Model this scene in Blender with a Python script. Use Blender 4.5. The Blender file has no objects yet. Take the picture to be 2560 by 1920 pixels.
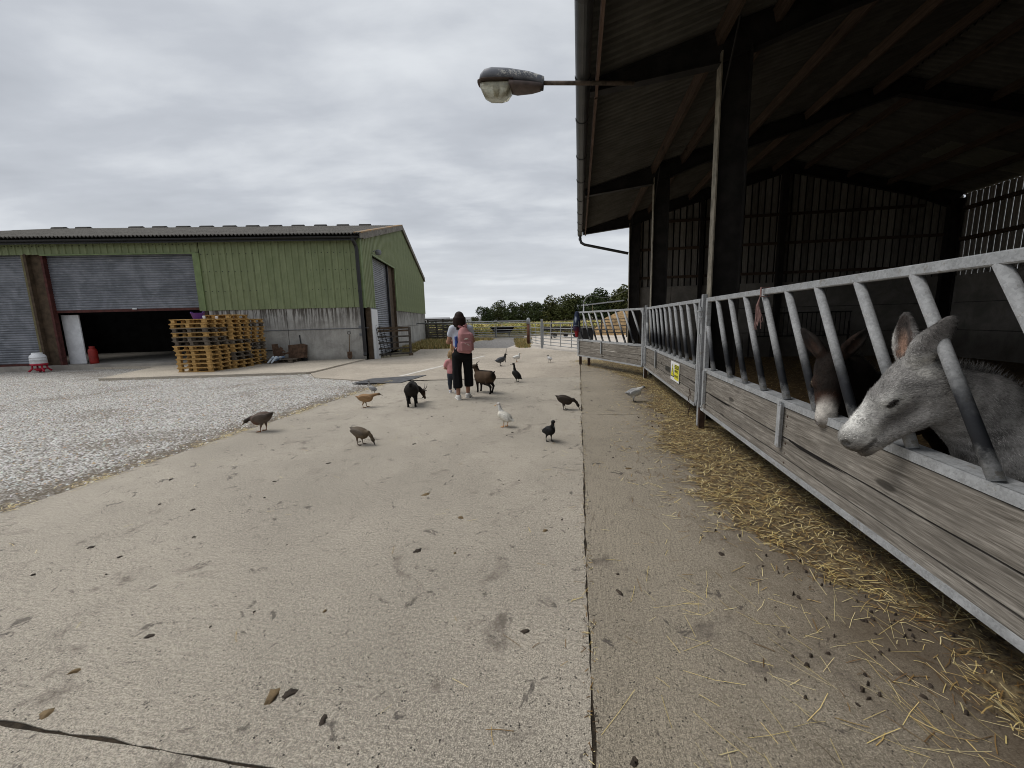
import bpy, math, random
import numpy as np
from math import radians, sin, cos, pi, sqrt, atan2
from mathutils import Vector, Matrix
random.seed(7); np.random.seed(7)
scene = bpy.context.scene
col = scene.collection

# ------------------------------------------------------------------ camera
cam = bpy.data.cameras.new('camera'); cam.sensor_width = 36; cam.lens = 1020/2560*36
cam.clip_start = .05; cam.clip_end = 4000
camo = bpy.data.objects.new('camera', cam); col.objects.link(camo)
EYE = 1.55
t_, r_ = radians(8.9), radians(1.5)
r0 = Vector((1, 0, 0)); u0 = Vector((0, sin(t_), cos(t_))); fw = Vector((0, cos(t_), -sin(t_)))
cr = cos(r_)*r0 - sin(r_)*u0; cu = sin(r_)*r0 + cos(r_)*u0
M = Matrix((cr, cu, -fw)).transposed().to_4x4(); M.translation = (0, 0, EYE)
camo.matrix_world = M
scene.camera = camo

# ------------------------------------------------------------------ sky, sun, exposure
SUN_EL, SUN_AZ = radians(58), radians(-75)      # azimuth from +Y towards +X
world = bpy.data.worlds.new('World'); scene.world = world; world.use_nodes = True
nt = world.node_tree; nt.nodes.clear(); N = nt.nodes; LK = nt.links
out = N.new('ShaderNodeOutputWorld')
sky = N.new('ShaderNodeTexSky'); sky.sky_type = 'NISHITA'; sky.sun_disc = False
sky.sun_elevation = SUN_EL; sky.sun_rotation = SUN_AZ; sky.air_density = 1; sky.dust_density = 3
bg1 = N.new('ShaderNodeBackground'); bg1.inputs[1].default_value = .06
LK.new(sky.outputs[0], bg1.inputs[0])
tc = N.new('ShaderNodeTexCoord'); sp = N.new('ShaderNodeSeparateXYZ'); LK.new(tc.outputs['Generated'], sp.inputs[0])
def wm(op, a, b=None, c=None):
    n = N.new('ShaderNodeMath'); n.operation = op
    for i, v in enumerate((a, b, c)):
        if v is None: continue
        if isinstance(v, (int, float)): n.inputs[i].default_value = v
        else: LK.new(v, n.inputs[i])
    return n.outputs[0]
zc = wm('ADD', wm('MAXIMUM', sp.outputs[2], 0.0), .16)
cx = wm('DIVIDE', sp.outputs[0], zc); cy = wm('DIVIDE', sp.outputs[1], zc)
cb = N.new('ShaderNodeCombineXYZ'); LK.new(cx, cb.inputs[0]); LK.new(cy, cb.inputs[1])
def wnoise(scale, detail, dist=0, off=0, sc=(1, 1, 1)):
    mp = N.new('ShaderNodeMapping'); mp.inputs['Location'].default_value = (off, off*1.7, 0); mp.inputs['Scale'].default_value = sc
    LK.new(cb.outputs[0], mp.inputs[0])
    n = N.new('ShaderNodeTexNoise'); n.inputs['Scale'].default_value = scale; n.inputs['Detail'].default_value = detail
    n.inputs['Roughness'].default_value = .55; n.inputs['Distortion'].default_value = dist
    LK.new(mp.outputs[0], n.inputs['Vector']); return n.outputs[0]
n1 = wnoise(.9, 5, .3, 3.1, (.75, 1.25, 1)); n2 = wnoise(2.6, 6, .2, 8.3, (.7, 1.3, 1)); n3 = wnoise(.35, 2, 0, 1.3)
cl = wm('ADD', wm('MULTIPLY', n1, .5), wm('ADD', wm('MULTIPLY', n2, .30), wm('MULTIPLY', n3, .22)))
ramp = N.new('ShaderNodeValToRGB'); LK.new(cl, ramp.inputs[0])
e = ramp.color_ramp.elements
e[0].position = .38; e[0].color = (.375, .398, .435, 1)
e[1].position = .62; e[1].color = (.62, .645, .675, 1)
m = ramp.color_ramp.elements.new(.50); m.color = (.455, .48, .52, 1)
# brighter band of thinner cloud low over the horizon
hz = N.new('ShaderNodeMapRange'); LK.new(sp.outputs[2], hz.inputs[0])
hz.inputs[1].default_value = 0; hz.inputs[2].default_value = .22; hz.inputs[3].default_value = .62; hz.inputs[4].default_value = 0
mixh = N.new('ShaderNodeMix'); mixh.data_type = 'RGBA'; LK.new(hz.outputs[0], mixh.inputs[0])
LK.new(ramp.outputs[0], mixh.inputs[6]); mixh.inputs[7].default_value = (.72, .745, .77, 1)
bg2 = N.new('ShaderNodeBackground'); LK.new(mixh.outputs[2], bg2.inputs[0]); bg2.inputs[1].default_value = 1.0
mx = N.new('ShaderNodeMixShader'); mx.inputs[0].default_value = .93
LK.new(bg1.outputs[0], mx.inputs[1]); LK.new(bg2.outputs[0], mx.inputs[2]); LK.new(mx.outputs[0], out.inputs[0])

sl = bpy.data.lights.new('sun', 'SUN'); sl.energy = 1.75; sl.angle = radians(35); sl.color = (1, .97, .92)
so = bpy.data.objects.new('sun', sl); col.objects.link(so)
sd = Vector((sin(SUN_AZ)*cos(SUN_EL), cos(SUN_AZ)*cos(SUN_EL), sin(SUN_EL)))
so.rotation_euler = sd.to_track_quat('Z', 'Y').to_euler(); so.location = (-20, 0, 30)

scene.view_settings.view_transform = 'Standard'; scene.view_settings.look = 'None'
scene.view_settings.exposure = .31; scene.view_settings.gamma = 1; scene.view_settings.use_curve_mapping = False
scene.render.engine = 'CYCLES'
scene.cycles.use_denoising = True; scene.cycles.filter_width = 1.0
scene.cycles.max_bounces = 6; scene.cycles.diffuse_bounces = 3; scene.cycles.glossy_bounces = 3
scene.cycles.transparent_max_bounces = 8

# ------------------------------------------------------------------ helpers
YL = radians(9.4)                                  # the barn and its fence run along this bearing
TD = Vector((cos(YL), -sin(YL), 0)); LD = Vector((sin(YL), cos(YL), 0))
def LP(lat, dep, z=0): return Vector(TD*lat + LD*dep + Vector((0, 0, z)))
RL = -YL                                           # z rotation of barn-aligned things
YS = radians(-3.9)                                 # bearing of the green shed's gable wall
WD = Vector((cos(YS), -sin(YS), 0)); GD = Vector((sin(YS), cos(YS), 0))
KS = Vector((-6.36, 17.88, 0)); RS = -YS
def SP(s, g, z=0): return KS + WD*s + GD*g + Vector((0, 0, z))

def tag(o, label=None, cat=None, group=None, kind=None):
    if label: o['label'] = label
    if cat: o['category'] = cat
    if group: o['group'] = group
    if kind: o['kind'] = kind
    return o
def thing(name, label, cat, loc=(0, 0, 0), rotz=0, group=None):
    o = bpy.data.objects.new(name, None); col.objects.link(o); o.empty_display_size = .2
    o.location = loc; o.rotation_euler = (0, 0, rotz); return tag(o, label, cat, group)
def copy_tree(o, parent=None):
    c = o.copy(); col.objects.link(c); c.parent = parent
    for ch in list(o.children): copy_tree(ch, c)
    return c

class MB:
    def __init__(s): s.v = []; s.f = []; s.mi = []
    def add(s, vs, fs, mi=0):
        b = len(s.v); s.v += [tuple(p) for p in vs]; s.f += [tuple(b+i for i in f) for f in fs]; s.mi += [mi]*len(fs); return s
    def box(s, c, d, M=None, mi=0, taper=1.0):
        """centre, full dimensions, optional rotation matrix; taper scales the top"""
        hx, hy, hz = d[0]/2, d[1]/2, d[2]/2; vs = []
        for z, k in ((-hz, 1), (hz, taper)):
            for x, y in ((-hx, -hy), (hx, -hy), (hx, hy), (-hx, hy)):
                p = Vector((x*k, y*k, z)); p = (M @ p) if M else p; vs.append(Vector(c)+p)
        return s.add(vs, [(3, 2, 1, 0), (4, 5, 6, 7), (0, 1, 5, 4), (1, 2, 6, 5), (2, 3, 7, 6), (3, 0, 4, 7)], mi)
    def bar(s, a, b, w, h, up=(0, 0, 1), mi=0):
        """rectangular bar from a to b: w across, h along up"""
        a, b = Vector(a), Vector(b); d = (b-a); L = d.length; d.normalize(); u = Vector(up)
        x = d.cross(u); x = x.normalized() if x.length > 1e-5 else Vector((1, 0, 0)); u2 = x.cross(d).normalized()
        Mx = Matrix((x, d, u2)).transposed()
        return s.box((a+b)/2, (w, L, h), Mx, mi)
    def tube(s, pts, r, n=8, mi=0, cap=True):
        pts = [Vector(p) for p in pts]; rs = r if isinstance(r, (list, tuple)) else [r]*len(pts); rings = []
        prev = None
        for i, p in enumerate(pts):
            d = (pts[min(i+1, len(pts)-1)]-pts[max(i-1, 0)]).normalized()
            u = prev if prev is not None else (Vector((0, 0, 1)) if abs(d.z) < .9 else Vector((1, 0, 0)))
            x = d.cross(u).normalized(); y = x.cross(d).normalized(); prev = y
            rings.append([p+(x*cos(2*pi*k/n)+y*sin(2*pi*k/n))*rs[i] for k in range(n)])
        vs = [q for rg in rings for q in rg]; fs = []
        for i in range(len(pts)-1):
            for k in range(n):
                a, b = i*n+k, i*n+(k+1) % n; fs.append((a, a+n, b+n, b))
        if cap: fs.append(tuple(range(n))); fs.append(tuple(reversed(range((len(pts)-1)*n, len(pts)*n))))
        return s.add(vs, fs, mi)
    def lathe(s, prof, c=(0, 0, 0), n=20, mi=0, sx=1, sy=1, M=None):
        """prof: list of (r, z) bottom to top"""
        vs = []
        for r, z in prof:
            for k in range(n):
                p = Vector((r*cos(2*pi*k/n)*sx, r*sin(2*pi*k/n)*sy, z)); p = (M @ p) if M else p; vs.append(Vector(c)+p)
        fs = [(i*n+k, i*n+(k+1) % n, (i+1)*n+(k+1) % n, (i+1)*n+k) for i in range(len(prof)-1) for k in range(n)]
        fs.append(tuple(reversed(range(n)))); fs.append(tuple(range((len(prof)-1)*n, len(prof)*n)))
        return s.add(vs, fs, mi)
    def prism(s, poly, z0, z1, mi=0):
        n = len(poly)
        a = sum(poly[i][0]*poly[(i+1) % n][1]-poly[(i+1) % n][0]*poly[i][1] for i in range(n))
        if a < 0: poly = poly[::-1]
        vs = [(x, y, z0) for x, y in poly]+[(x, y, z1) for x, y in poly]
        fs = [tuple(reversed(range(n))), tuple(range(n, 2*n))]+[(i, (i+1) % n, n+(i+1) % n, n+i) for i in range(n)]
        return s.add(vs, fs, mi)
    def extr(s, poly, axis, a0, a1, mi=0):
        """2D outline swept along 'x' or 'y' (poly given in the two other axes: (y,z) or (x,z))"""
        n = len(poly)
        f = (lambda p, a: (a, p[0], p[1])) if axis == 'x' else (lambda p, a: (p[0], a, p[1]))
        vs = [f(p, a0) for p in poly]+[f(p, a1) for p in poly]
        fs = [tuple(reversed(range(n))), tuple(range(n, 2*n))]+[(i, (i+1) % n, n+(i+1) % n, n+i) for i in range(n)]
        return s.add(vs, fs, mi)
    def build(s, name, mats, parent=None, smooth=False, bevel=0, recalc=True, M=None):
        me = bpy.data.meshes.new(name); me.from_pydata(s.v, [], s.f)
        if recalc:
            import bmesh
            bm = bmesh.new(); bm.from_mesh(me); bmesh.ops.recalc_face_normals(bm, faces=bm.faces)
            if bevel: bmesh.ops.bevel(bm, geom=list(bm.edges), offset=bevel, segments=1, affect='EDGES')
            bm.to_mesh(me); bm.free()
        if not isinstance(mats, (list, tuple)): mats = [mats]
        for m_ in mats: me.materials.append(m_)
        if len(mats) > 1 and not bevel: me.polygons.foreach_set('material_index', s.mi)
        if smooth: me.polygons.foreach_set('use_smooth', [True]*len(me.polygons))
        o = bpy.data.objects.new(name, me); col.objects.link(o)
        if parent: o.parent = parent
        return o
def inst(o, parent, loc=None, rot=None, name=None):
    """another object on the same mesh"""
    c = bpy.data.objects.new(name or o.name.split('.')[0], o.data); col.objects.link(c); c.parent = parent
    if loc is not None: c.location = loc
    if rot is not None: c.rotation_euler = rot
    return c
def npmesh(name, V, F, mat, parent=None, colr=None, smooth=False, kind=None):
    """V (n,3), F (m,3 or 4) numpy -> mesh object"""
    V = np.asarray(V, np.float32); F = np.asarray(F, np.int32); k = F.shape[1]
    me = bpy.data.meshes.new(name); me.vertices.add(len(V)); me.vertices.foreach_set('co', V.ravel())
    me.loops.add(F.size); me.loops.foreach_set('vertex_index', F.ravel())
    me.polygons.add(len(F)); me.polygons.foreach_set('loop_start', np.arange(0, F.size, k, dtype=np.int32))
    try: me.polygons.foreach_set('loop_total', np.full(len(F), k, np.int32))
    except Exception: pass
    if smooth: me.polygons.foreach_set('use_smooth', np.ones(len(F), bool))
    if colr is not None:
        at = me.color_attributes.new('Col', 'FLOAT_COLOR', 'POINT')
        c4 = np.ones((len(V), 4), np.float32); c4[:, :3] = colr; at.data.foreach_set('color', c4.ravel())
    me.update(calc_edges=True); me.validate()
    me.materials.append(mat)
    o = bpy.data.objects.new(name, me); col.objects.link(o)
    if parent: o.parent = parent
    if kind: o['kind'] = kind
    return o

# ------------------------------------------------------------------ materials
class NT:
    def __init__(s, name):
        s.m = bpy.data.materials.new(name); s.m.use_nodes = True; s.t = s.m.node_tree; s.n = s.t.nodes; s.l = s.t.links
        s.b = s.n['Principled BSDF']; s.tc = None
    def coord(s, which='Object', scale=(1, 1, 1), rot=(0, 0, 0)):
        if s.tc is None: s.tc = s.n.new('ShaderNodeTexCoord')
        mp = s.n.new('ShaderNodeMapping'); mp.inputs['Scale'].default_value = scale; mp.inputs['Rotation'].default_value = rot
        s.l.new(s.tc.outputs[which], mp.inputs[0]); return mp.outputs[0]
    def noise(s, vec, scale, detail=4, rough=.55, dist=0):
        n = s.n.new('ShaderNodeTexNoise'); n.inputs['Scale'].default_value = scale; n.inputs['Detail'].default_value = detail
        n.inputs['Roughness'].default_value = rough; n.inputs['Distortion'].default_value = dist; s.l.new(vec, n.inputs['Vector']); return n.outputs[0]
    def voro(s, vec, scale, feat='F1', out=0, rand=1):
        n = s.n.new('ShaderNodeTexVoronoi'); n.feature = feat; n.inputs['Scale'].default_value = scale; n.inputs['Randomness'].default_value = rand
        s.l.new(vec, n.inputs['Vector']); return n.outputs[out]
    def ramp(s, f, stops):
        r = s.n.new('ShaderNodeValToRGB'); s.l.new(f, r.inputs[0]); e = r.color_ramp.elements
        while len(e) < len(stops): e.new(.5)
        for el, (p, c) in zip(e, stops):
            el.position = p; el.color = (c if isinstance(c, tuple) else (c, c, c))+(1,)
        return r.outputs[0]
    def mix(s, f, a, b, mode='MIX'):
        n = s.n.new('ShaderNodeMix'); n.data_type = 'RGBA'; n.blend_type = mode
        for i, v in ((0, f), (6, a), (7, b)):
            if isinstance(v, (int, float)): n.inputs[i].default_value = v
            elif isinstance(v, tuple): n.inputs[i].default_value = v+(1,)
            else: s.l.new(v, n.inputs[i])
        return n.outputs[2]
    def math(s, op, a, b=0, c=0, clamp=False):
        n = s.n.new('ShaderNodeMath'); n.operation = op; n.use_clamp = clamp
        for i, v in enumerate((a, b, c)):
            if isinstance(v, (int, float)): n.inputs[i].default_value = v
            else: s.l.new(v, n.inputs[i])
        return n.outputs[0]
    def sep(s, vec):
        n = s.n.new('ShaderNodeSeparateXYZ'); s.l.new(vec, n.inputs[0]); return n.outputs
    def mapr(s, v, a, b, c=0, d=1, smooth=True):
        n = s.n.new('ShaderNodeMapRange'); s.l.new(v, n.inputs[0]); n.interpolation_type = 'SMOOTHSTEP' if smooth else 'LINEAR'
        for i, q in enumerate((a, b, c, d)): n.inputs[i+1].default_value = q
        return n.outputs[0]
    def rnd(s):
        n = s.n.new('ShaderNodeObjectInfo'); return n.outputs['Random']
    def attr(s, name='Col'):
        n = s.n.new('ShaderNodeAttribute'); n.attribute_name = name; return n.outputs['Color']
    def col(s, c):
        if isinstance(c, tuple): s.b.inputs['Base Color'].default_value = c+(1,)
        else: s.l.new(c, s.b.inputs['Base Color'])
    def set(s, rough=.7, metal=0, spec=None):
        if isinstance(rough, (int, float)): s.b.inputs['Roughness'].default_value = rough
        else: s.l.new(rough, s.b.inputs['Roughness'])
        s.b.inputs['Metallic'].default_value = metal
        if spec is not None: s.b.inputs['Specular IOR Level'].default_value = spec
        return s
    def bump(s, h, strength=.4, dist=.01):
        n = s.n.new('ShaderNodeBump'); n.inputs['Strength'].default_value = strength; n.inputs['Distance'].default_value = dist
        s.l.new(h, n.inputs['Height']); s.l.new(n.outputs[0], s.b.inputs['Normal']); return s
def cmul(c, k): return tuple(min(1, x*k) for x in c)
MATS = {}
def simple(name, c, rough=.7, metal=0, var=.25, scale=8, bump=.15, dist=.004, spec=.3, stretch=(1, 1, 1)):
    if name in MATS: return MATS[name]
    t = NT(name); v = t.coord('Object', stretch)
    f = t.noise(v, scale, 6, .6)
    c1 = t.mix(t.mapr(f, .3, .7), cmul(c, 1-var), cmul(c, 1+var)); t.col(c1); t.set(rough, metal, spec)
    if bump: t.bump(t.noise(v, scale*5, 4), bump, dist)
    MATS[name] = t.m; return t.m
def woodmat(name, dark, mid, light, axis=0, scale=1, rough=.85, rnd=.25, knots=True):
    """weathered plank: grain runs along object axis"""
    t = NT(name); sc = [26, 26, 26]; sc[axis] = 1.1
    v0 = t.coord('Object', (1, 1, 1)); oi = t.rnd()
    off = t.n.new('ShaderNodeVectorMath'); off.operation = 'ADD'; cbn = t.n.new('ShaderNodeCombineXYZ')
    o1 = t.math('MULTIPLY', oi, 37.0)
    for i in range(3): t.l.new(o1, cbn.inputs[i])
    t.l.new(v0, off.inputs[0]); t.l.new(cbn.outputs[0], off.inputs[1])
    mp = t.n.new('ShaderNodeMapping'); mp.inputs['Scale'].default_value = tuple(x*scale for x in sc); t.l.new(off.outputs[0], mp.inputs[0])
    g1 = t.noise(mp.outputs[0], 1.6, 8, .65, .6); g2 = t.noise(mp.outputs[0], 7, 4, .6, .2); big = t.noise(off.outputs[0], 2.2*scale, 4, .6)
    c = t.ramp(g1, [(.3, dark), (.5, mid), (.72, light)])
    c = t.mix(t.mapr(g2, .35, .6, .55, 0), c, cmul(dark, .7))
    c = t.mix(t.mapr(big, .45, .75, 0, .55), c, cmul(mid, .55))
    if knots:
        mk = t.n.new('ShaderNodeMapping'); k3 = [9, 9, 9]; k3[axis] = 2.6
        mk.inputs['Scale'].default_value = tuple(x*scale for x in k3); t.l.new(off.outputs[0], mk.inputs[0])
        kn = t.voro(mk.outputs[0], .55); c = t.mix(t.mapr(kn, .10, .17, .8, 0), c, cmul(dark, .45))
    br = t.math('MULTIPLY_ADD', oi, rnd*2, 1-rnd)
    mm = t.n.new('ShaderNodeVectorMath'); mm.operation = 'SCALE'; t.l.new(c, mm.inputs[0]); t.l.new(br, mm.inputs['Scale'])
    t.col(mm.outputs[0]); t.set(rough, 0, .2); t.bump(t.math('ADD', g1, t.math('MULTIPLY', g2, .5)), .5, .004)
    return t.m

def concrete(name, c, stain=.5, fine=1.0, dirt=None, grain=True, brush=0):
    t = NT(name); v = t.coord('Object'); vb = t.coord('Object', (14, 1.2, 1)) if not brush else t.coord('Object', (1.0, 13, 1), (0, 0, brush))
    big = t.noise(v, .45, 5, .6, .4); med = t.noise(v, 3.2, 6, .65, .3); fin = t.math('ADD', t.math('MULTIPLY', t.noise(v, 180*fine, 3, .7), .6), t.math('MULTIPLY', t.noise(v, 64*fine, 4, .75), .4)); br = t.noise(vb, 5.5, 6, .7, .15)
    c0 = t.mix(t.mapr(big, .35, .65), cmul(c, .78), cmul(c, 1.14))
    c0 = t.mix(t.mapr(med, .42, .72, 0, .32), c0, cmul(c, .70))
    c0 = t.mix(t.mapr(br, .46, .64, 0, .55), c0, cmul(c, .60))
    c0 = t.mix(t.mapr(fin, .43, .505, .8, 0), c0, cmul(c, .45))
    c0 = t.mix(t.mapr(fin, .505, .58, 0, .8), c0, cmul(c, 1.6))
    pit = t.voro(v, 60*fine); pm = t.noise(v, 17*fine, 3, .6)
    c0 = t.mix(t.math('MULTIPLY', t.mapr(pit, .16, .30, 1, 0), t.mapr(pm, .5, .62)), c0, (.055, .05, .045))
    # droppings, damp marks and scuffs: islands of their own shape
    s1 = t.noise(v, 1.7, 7, .7, 1.2); c0 = t.mix(t.mapr(s1, .56, .72, 0, stain), c0, (.115, .095, .08))
    s2 = t.noise(v, 6.5, 4, .65, 1.0); c0 = t.mix(t.mapr(s2, .62, .68, 0, stain*.9), c0, (.07, .06, .055))
    if dirt:
        x = t.sep(v)[0]; dn = t.math('ADD', x, t.math('MULTIPLY', t.math('SUBTRACT', t.noise(v, 2.3, 6, .7, .6), .5), 1.6))
        c0 = t.mix(t.mapr(dn, dirt[0], dirt[1], 0, dirt[2]), c0, dirt[3])
    t.col(c0); t.set(.9, 0, .25)
    h = t.math('ADD', t.math('MULTIPLY', fin, .6), t.math('ADD', t.math('MULTIPLY', br, .8), t.math('MULTIPLY', t.mapr(pit, .1, .3), .5)))
    t.bump(h, .75, .009); return t.m

# galvanised steel with a darker, greasy-rubbed lower half (object z in metres)
def galv(name, c=(.36, .37, .38), grease=None, rough=.5, scale=1):
    t = NT(name); v = t.coord('Object'); w = t.coord('Object', (1, 1, 1))
    cells = t.voro(v, 95*scale, 'F1', 1); sp_ = t.noise(v, 9*scale, 6, .65); f2 = t.noise(v, 70*scale, 3, .7)
    n = t.n.new('ShaderNodeSeparateColor'); t.l.new(cells, n.inputs[0])
    c0 = t.mix(n.outputs[0], cmul(c, .82), cmul(c, 1.16)); c0 = t.mix(t.mapr(sp_, .45, .7, 0, .65), c0, cmul(c, 1.45)); c0 = t.mix(t.mapr(f2, .3, .45, .5, 0), c0, cmul(c, .55)); c0 = t.mix(t.mapr(t.noise(v, 15, 5, .75), .58, .66, 0, .55), c0, (.20, .17, .12))
    if grease:
        z = t.sep(w)[2]; zz = t.math('ADD', z, t.math('MULTIPLY', t.math('SUBTRACT', t.noise(v, 6, 5, .7), .5), grease[2]))
        k = t.mapr(zz, grease[0], grease[1], .97, 0)
        lowk = t.mapr(zz, .90, .99, 1, 0)
        k = t.math('MULTIPLY', k, t.math('SUBTRACT', 1, t.math('MULTIPLY', lowk, .8)))
        c0 = t.mix(k, c0, (.014, .016, .021))
    t.col(c0); t.set(t.mapr(sp_, .3, .7, rough, rough+.2), .25 if not grease else 0, .35 if not grease else .25); t.bump(t.math('ADD', f2, sp_), .2, .002)
    return t.m
# ================================================================== GROUND
def poly_sheet(name, poly, z0, z1, mat, jit=0, step=.12, kind='structure', parent=None, rot=0, loc=(0, 0, 0), jitsel=None):
    """slab from a polygon; edges may be broken up into a rough line"""
    rnd = random.Random(len(poly)*13+int(abs(poly[0][0])*10)); pts = []
    n = len(poly)
    for i in range(n):
        a, b = Vector(poly[i]), Vector(poly[(i+1) % n]); L = (b-a).length
        if jit and (jitsel is None or i in jitsel):
            k = min(220, max(1, int(L/step))); nrm = Vector((-(b-a).y, (b-a).x)).normalized(); w = 0
            for j in range(k):
                if j: w = w*.75+rnd.uniform(-jit, jit)*.6
                pts.append(a+(b-a)*(j/k)+nrm*(w if j else 0))
        else: pts.append(a)
    m = MB().prism([(p.x, p.y) for p in pts], z0, z1)
    o = m.build(name, mat, parent); o.location = loc; o.rotation_euler = (0, 0, rot)
    if kind and not parent: o['kind'] = kind
    return o

t = NT('soil'); v = t.coord('Object'); a_ = t.noise(v, .05, 6, .6); b_ = t.noise(v, 1.2, 6, .7)
t.col(t.mix(t.mapr(b_, .3, .7, 0, .6), t.mix(t.mapr(a_, .4, .6), (.17, .14, .085), (.13, .13, .06)), (.22, .18, .11))); t.set(.95); t.bump(b_, .4, .03); M_SOIL = t.m
# one sheet of land out to the horizon, rising a little in low hills far away
gn = []; gf = []
rr = [0, 40, 90, 160, 260, 420, 700, 1100, 1700]; na = 48
for i, r in enumerate(rr):
    for k in range(na):
        a = 2*pi*k/na; h = -.14
        if r > 200: h += (r-200)*.0035*(1.0+.7*sin(a*5+1)+.4*sin(a*11))
        gn.append((r*sin(a), r*cos(a), h))
for i in range(1, len(rr)):
    for k in range(na):
        p, q = (i-1)*na+k, (i-1)*na+(k+1) % na
        gf.append((p, q, q+na, p+na))
g = npmesh('ground', gn, gf, M_SOIL, kind='structure')

M_CON = concrete('yard_concrete', (.395, .355, .295), .75, brush=radians(-4), dirt=(-9, -13, 0, (.2, .17, .14)))
M_CON2 = concrete('far_concrete', (.44, .385, .315), .5, brush=radians(20))
M_APR = concrete('apron_concrete', (.30, .262, .205), .9, 1.1, dirt=(.55, 1.75, .85, (.090, .066, .043)))
M_SLAB = concrete('slab_concrete', (.45, .40, .33), .3)
M_ARENA = simple('pale_hardcore', (.50, .45, .39), .95, 0, .14, 3, .5, .02)
M_DIRT = simple('crack_dirt', (.040, .030, .020), .95, 0, .5, 22, .9, .02)

# yard slabs, cast bay by bay; joints are real gaps over packed dirt
yard = thing('concrete_yard', None, None); yard['kind'] = 'structure'
def slab(poly, mat, jit=.010, z=0.0, jitsel=None, zz=None):
    return poly_sheet('concrete_slab', poly, -.12, z, mat, jit, .06, None, yard, RL, (0, 0, 0), jitsel)
LEFT = -4.98
slab([(LEFT, -7), (.042, -7), (.042, 1.058), (LEFT, 1.055)], M_CON, .006)
slab([(LEFT, 1.063), (.042, 1.065), (.042, 5.9), (.042, 11.02), (-5.1, 10.35), (LEFT, 10.2)], M_CON)
poly_sheet('packed_dirt', [(-4.96, -7), (2.3, -7), (2.3, 17), (-4.96, 17)], -.1, -.005, M_DIRT, rot=RL)
# far bays (world coordinates rotated into barn frame)
def w2l(x, y): p = Vector((x, y, 0)); return (p.dot(TD), p.dot(LD))
A1, A2, A3, A4 = w2l(-3.43, 10.87), w2l(-5.95, 12.2), w2l(-6.66, 13.42), w2l(-6.3, 17.82)
slab([A1, (-.0+.035, 11.04), (.035, 14.9), (-3.3, 14.92), (-9.5, 14.9), A3, A2], M_CON2, .008)
slab([(-9.6, 14.93), (-3.3, 14.95), (-2.72, 14.93), w2l(-.28, 23.0), w2l(-2.73, 23.75), w2l(-5.3, 24.0), w2l(-4.9, 19.4), w2l(-6.25, 17.9)], M_CON2, .008)
slab([(-2.69, 14.93), (.035, 14.93), (.06, 19.0), w2l(1.3, 22.2), w2l(-.25, 22.97)], M_CON2, .008)
# darker apron under the feed fence
slab([(.053, -7), (2.05, -7), (2.05, 6.6), (.053, 6.62)], M_APR)
slab([(.053, 6.635), (2.05, 6.62), (2.05, 12.1), (.056, 12.12)], M_APR)
slab([(.062, 12.135), (2.05, 12.12), (2.05, 18.9), (.09, 18.95)], M_APR)
for s_ in yard.children: s_['kind'] = 'structure'
poly_sheet('sandy_yard', [w2l(-.3, 22.9), w2l(2.4, 18.9), (2.1, 16.3), (30, 16.3), (30, 46), (-5.5, 43), (-4.0, 27)], -.13, -.02, M_ARENA, rot=RL)

# gravel court: a bed of stones; individual stones lie on it as one uncountable mass
t = NT('gravel_bed'); v = t.coord('Object'); vo = t.voro(v, 34, 'F1', 1); n = t.n.new('ShaderNodeSeparateColor'); t.l.new(vo, n.inputs[0])
vd = t.voro(v, 34); big = t.noise(v, .7, 6, .65, .5)
c0 = t.ramp(n.outputs[0], [(0, (.28, .26, .22)), (.3, (.50, .48, .44)), (.7, (.72, .70, .67)), (1, (.85, .84, .81))])
c0 = t.mix(t.mapr(vd, .35, .75), c0, (.15, .13, .11)); c0 = t.mix(t.mapr(big, .48, .68, 0, .7), c0, (.17, .14, .105))
xe = t.math('ADD', t.sep(v)[0], t.math('MULTIPLY', t.math('SUBTRACT', t.noise(v, 2.5, 6, .7), .5), 1.5)); c0 = t.mix(t.mapr(xe, -5.9, -5.1, 0, .85), c0, (.13, .10, .065)); t.col(c0); t.set(.9); t.bump(t.math('SUBTRACT', 1, vd), 1, .03); M_GRAV = t.m
GP = [(-40, 3), (-28, -6), (-5.0, -7), (-5.0, 10.2), (-5.15, 10.36), A2, A3, w2l(-7, 14.5), w2l(-12, 19.0), w2l(-30, 19)]
poly_sheet('gravel_court', GP, -.12, -.03, M_GRAV, rot=RL)
def inpoly(P, x, y):
    P = np.array(P); c = np.zeros(len(x), bool); n = len(P)
    for i in range(n):
        x1, y1 = P[i]; x2, y2 = P[(i+1) % n]
        k = ((y1 > y) != (y2 > y)) & (x < (x2-x1)*(y-y1)/(y2-y1+1e-12)+x1); c ^= k
    return c
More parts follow.
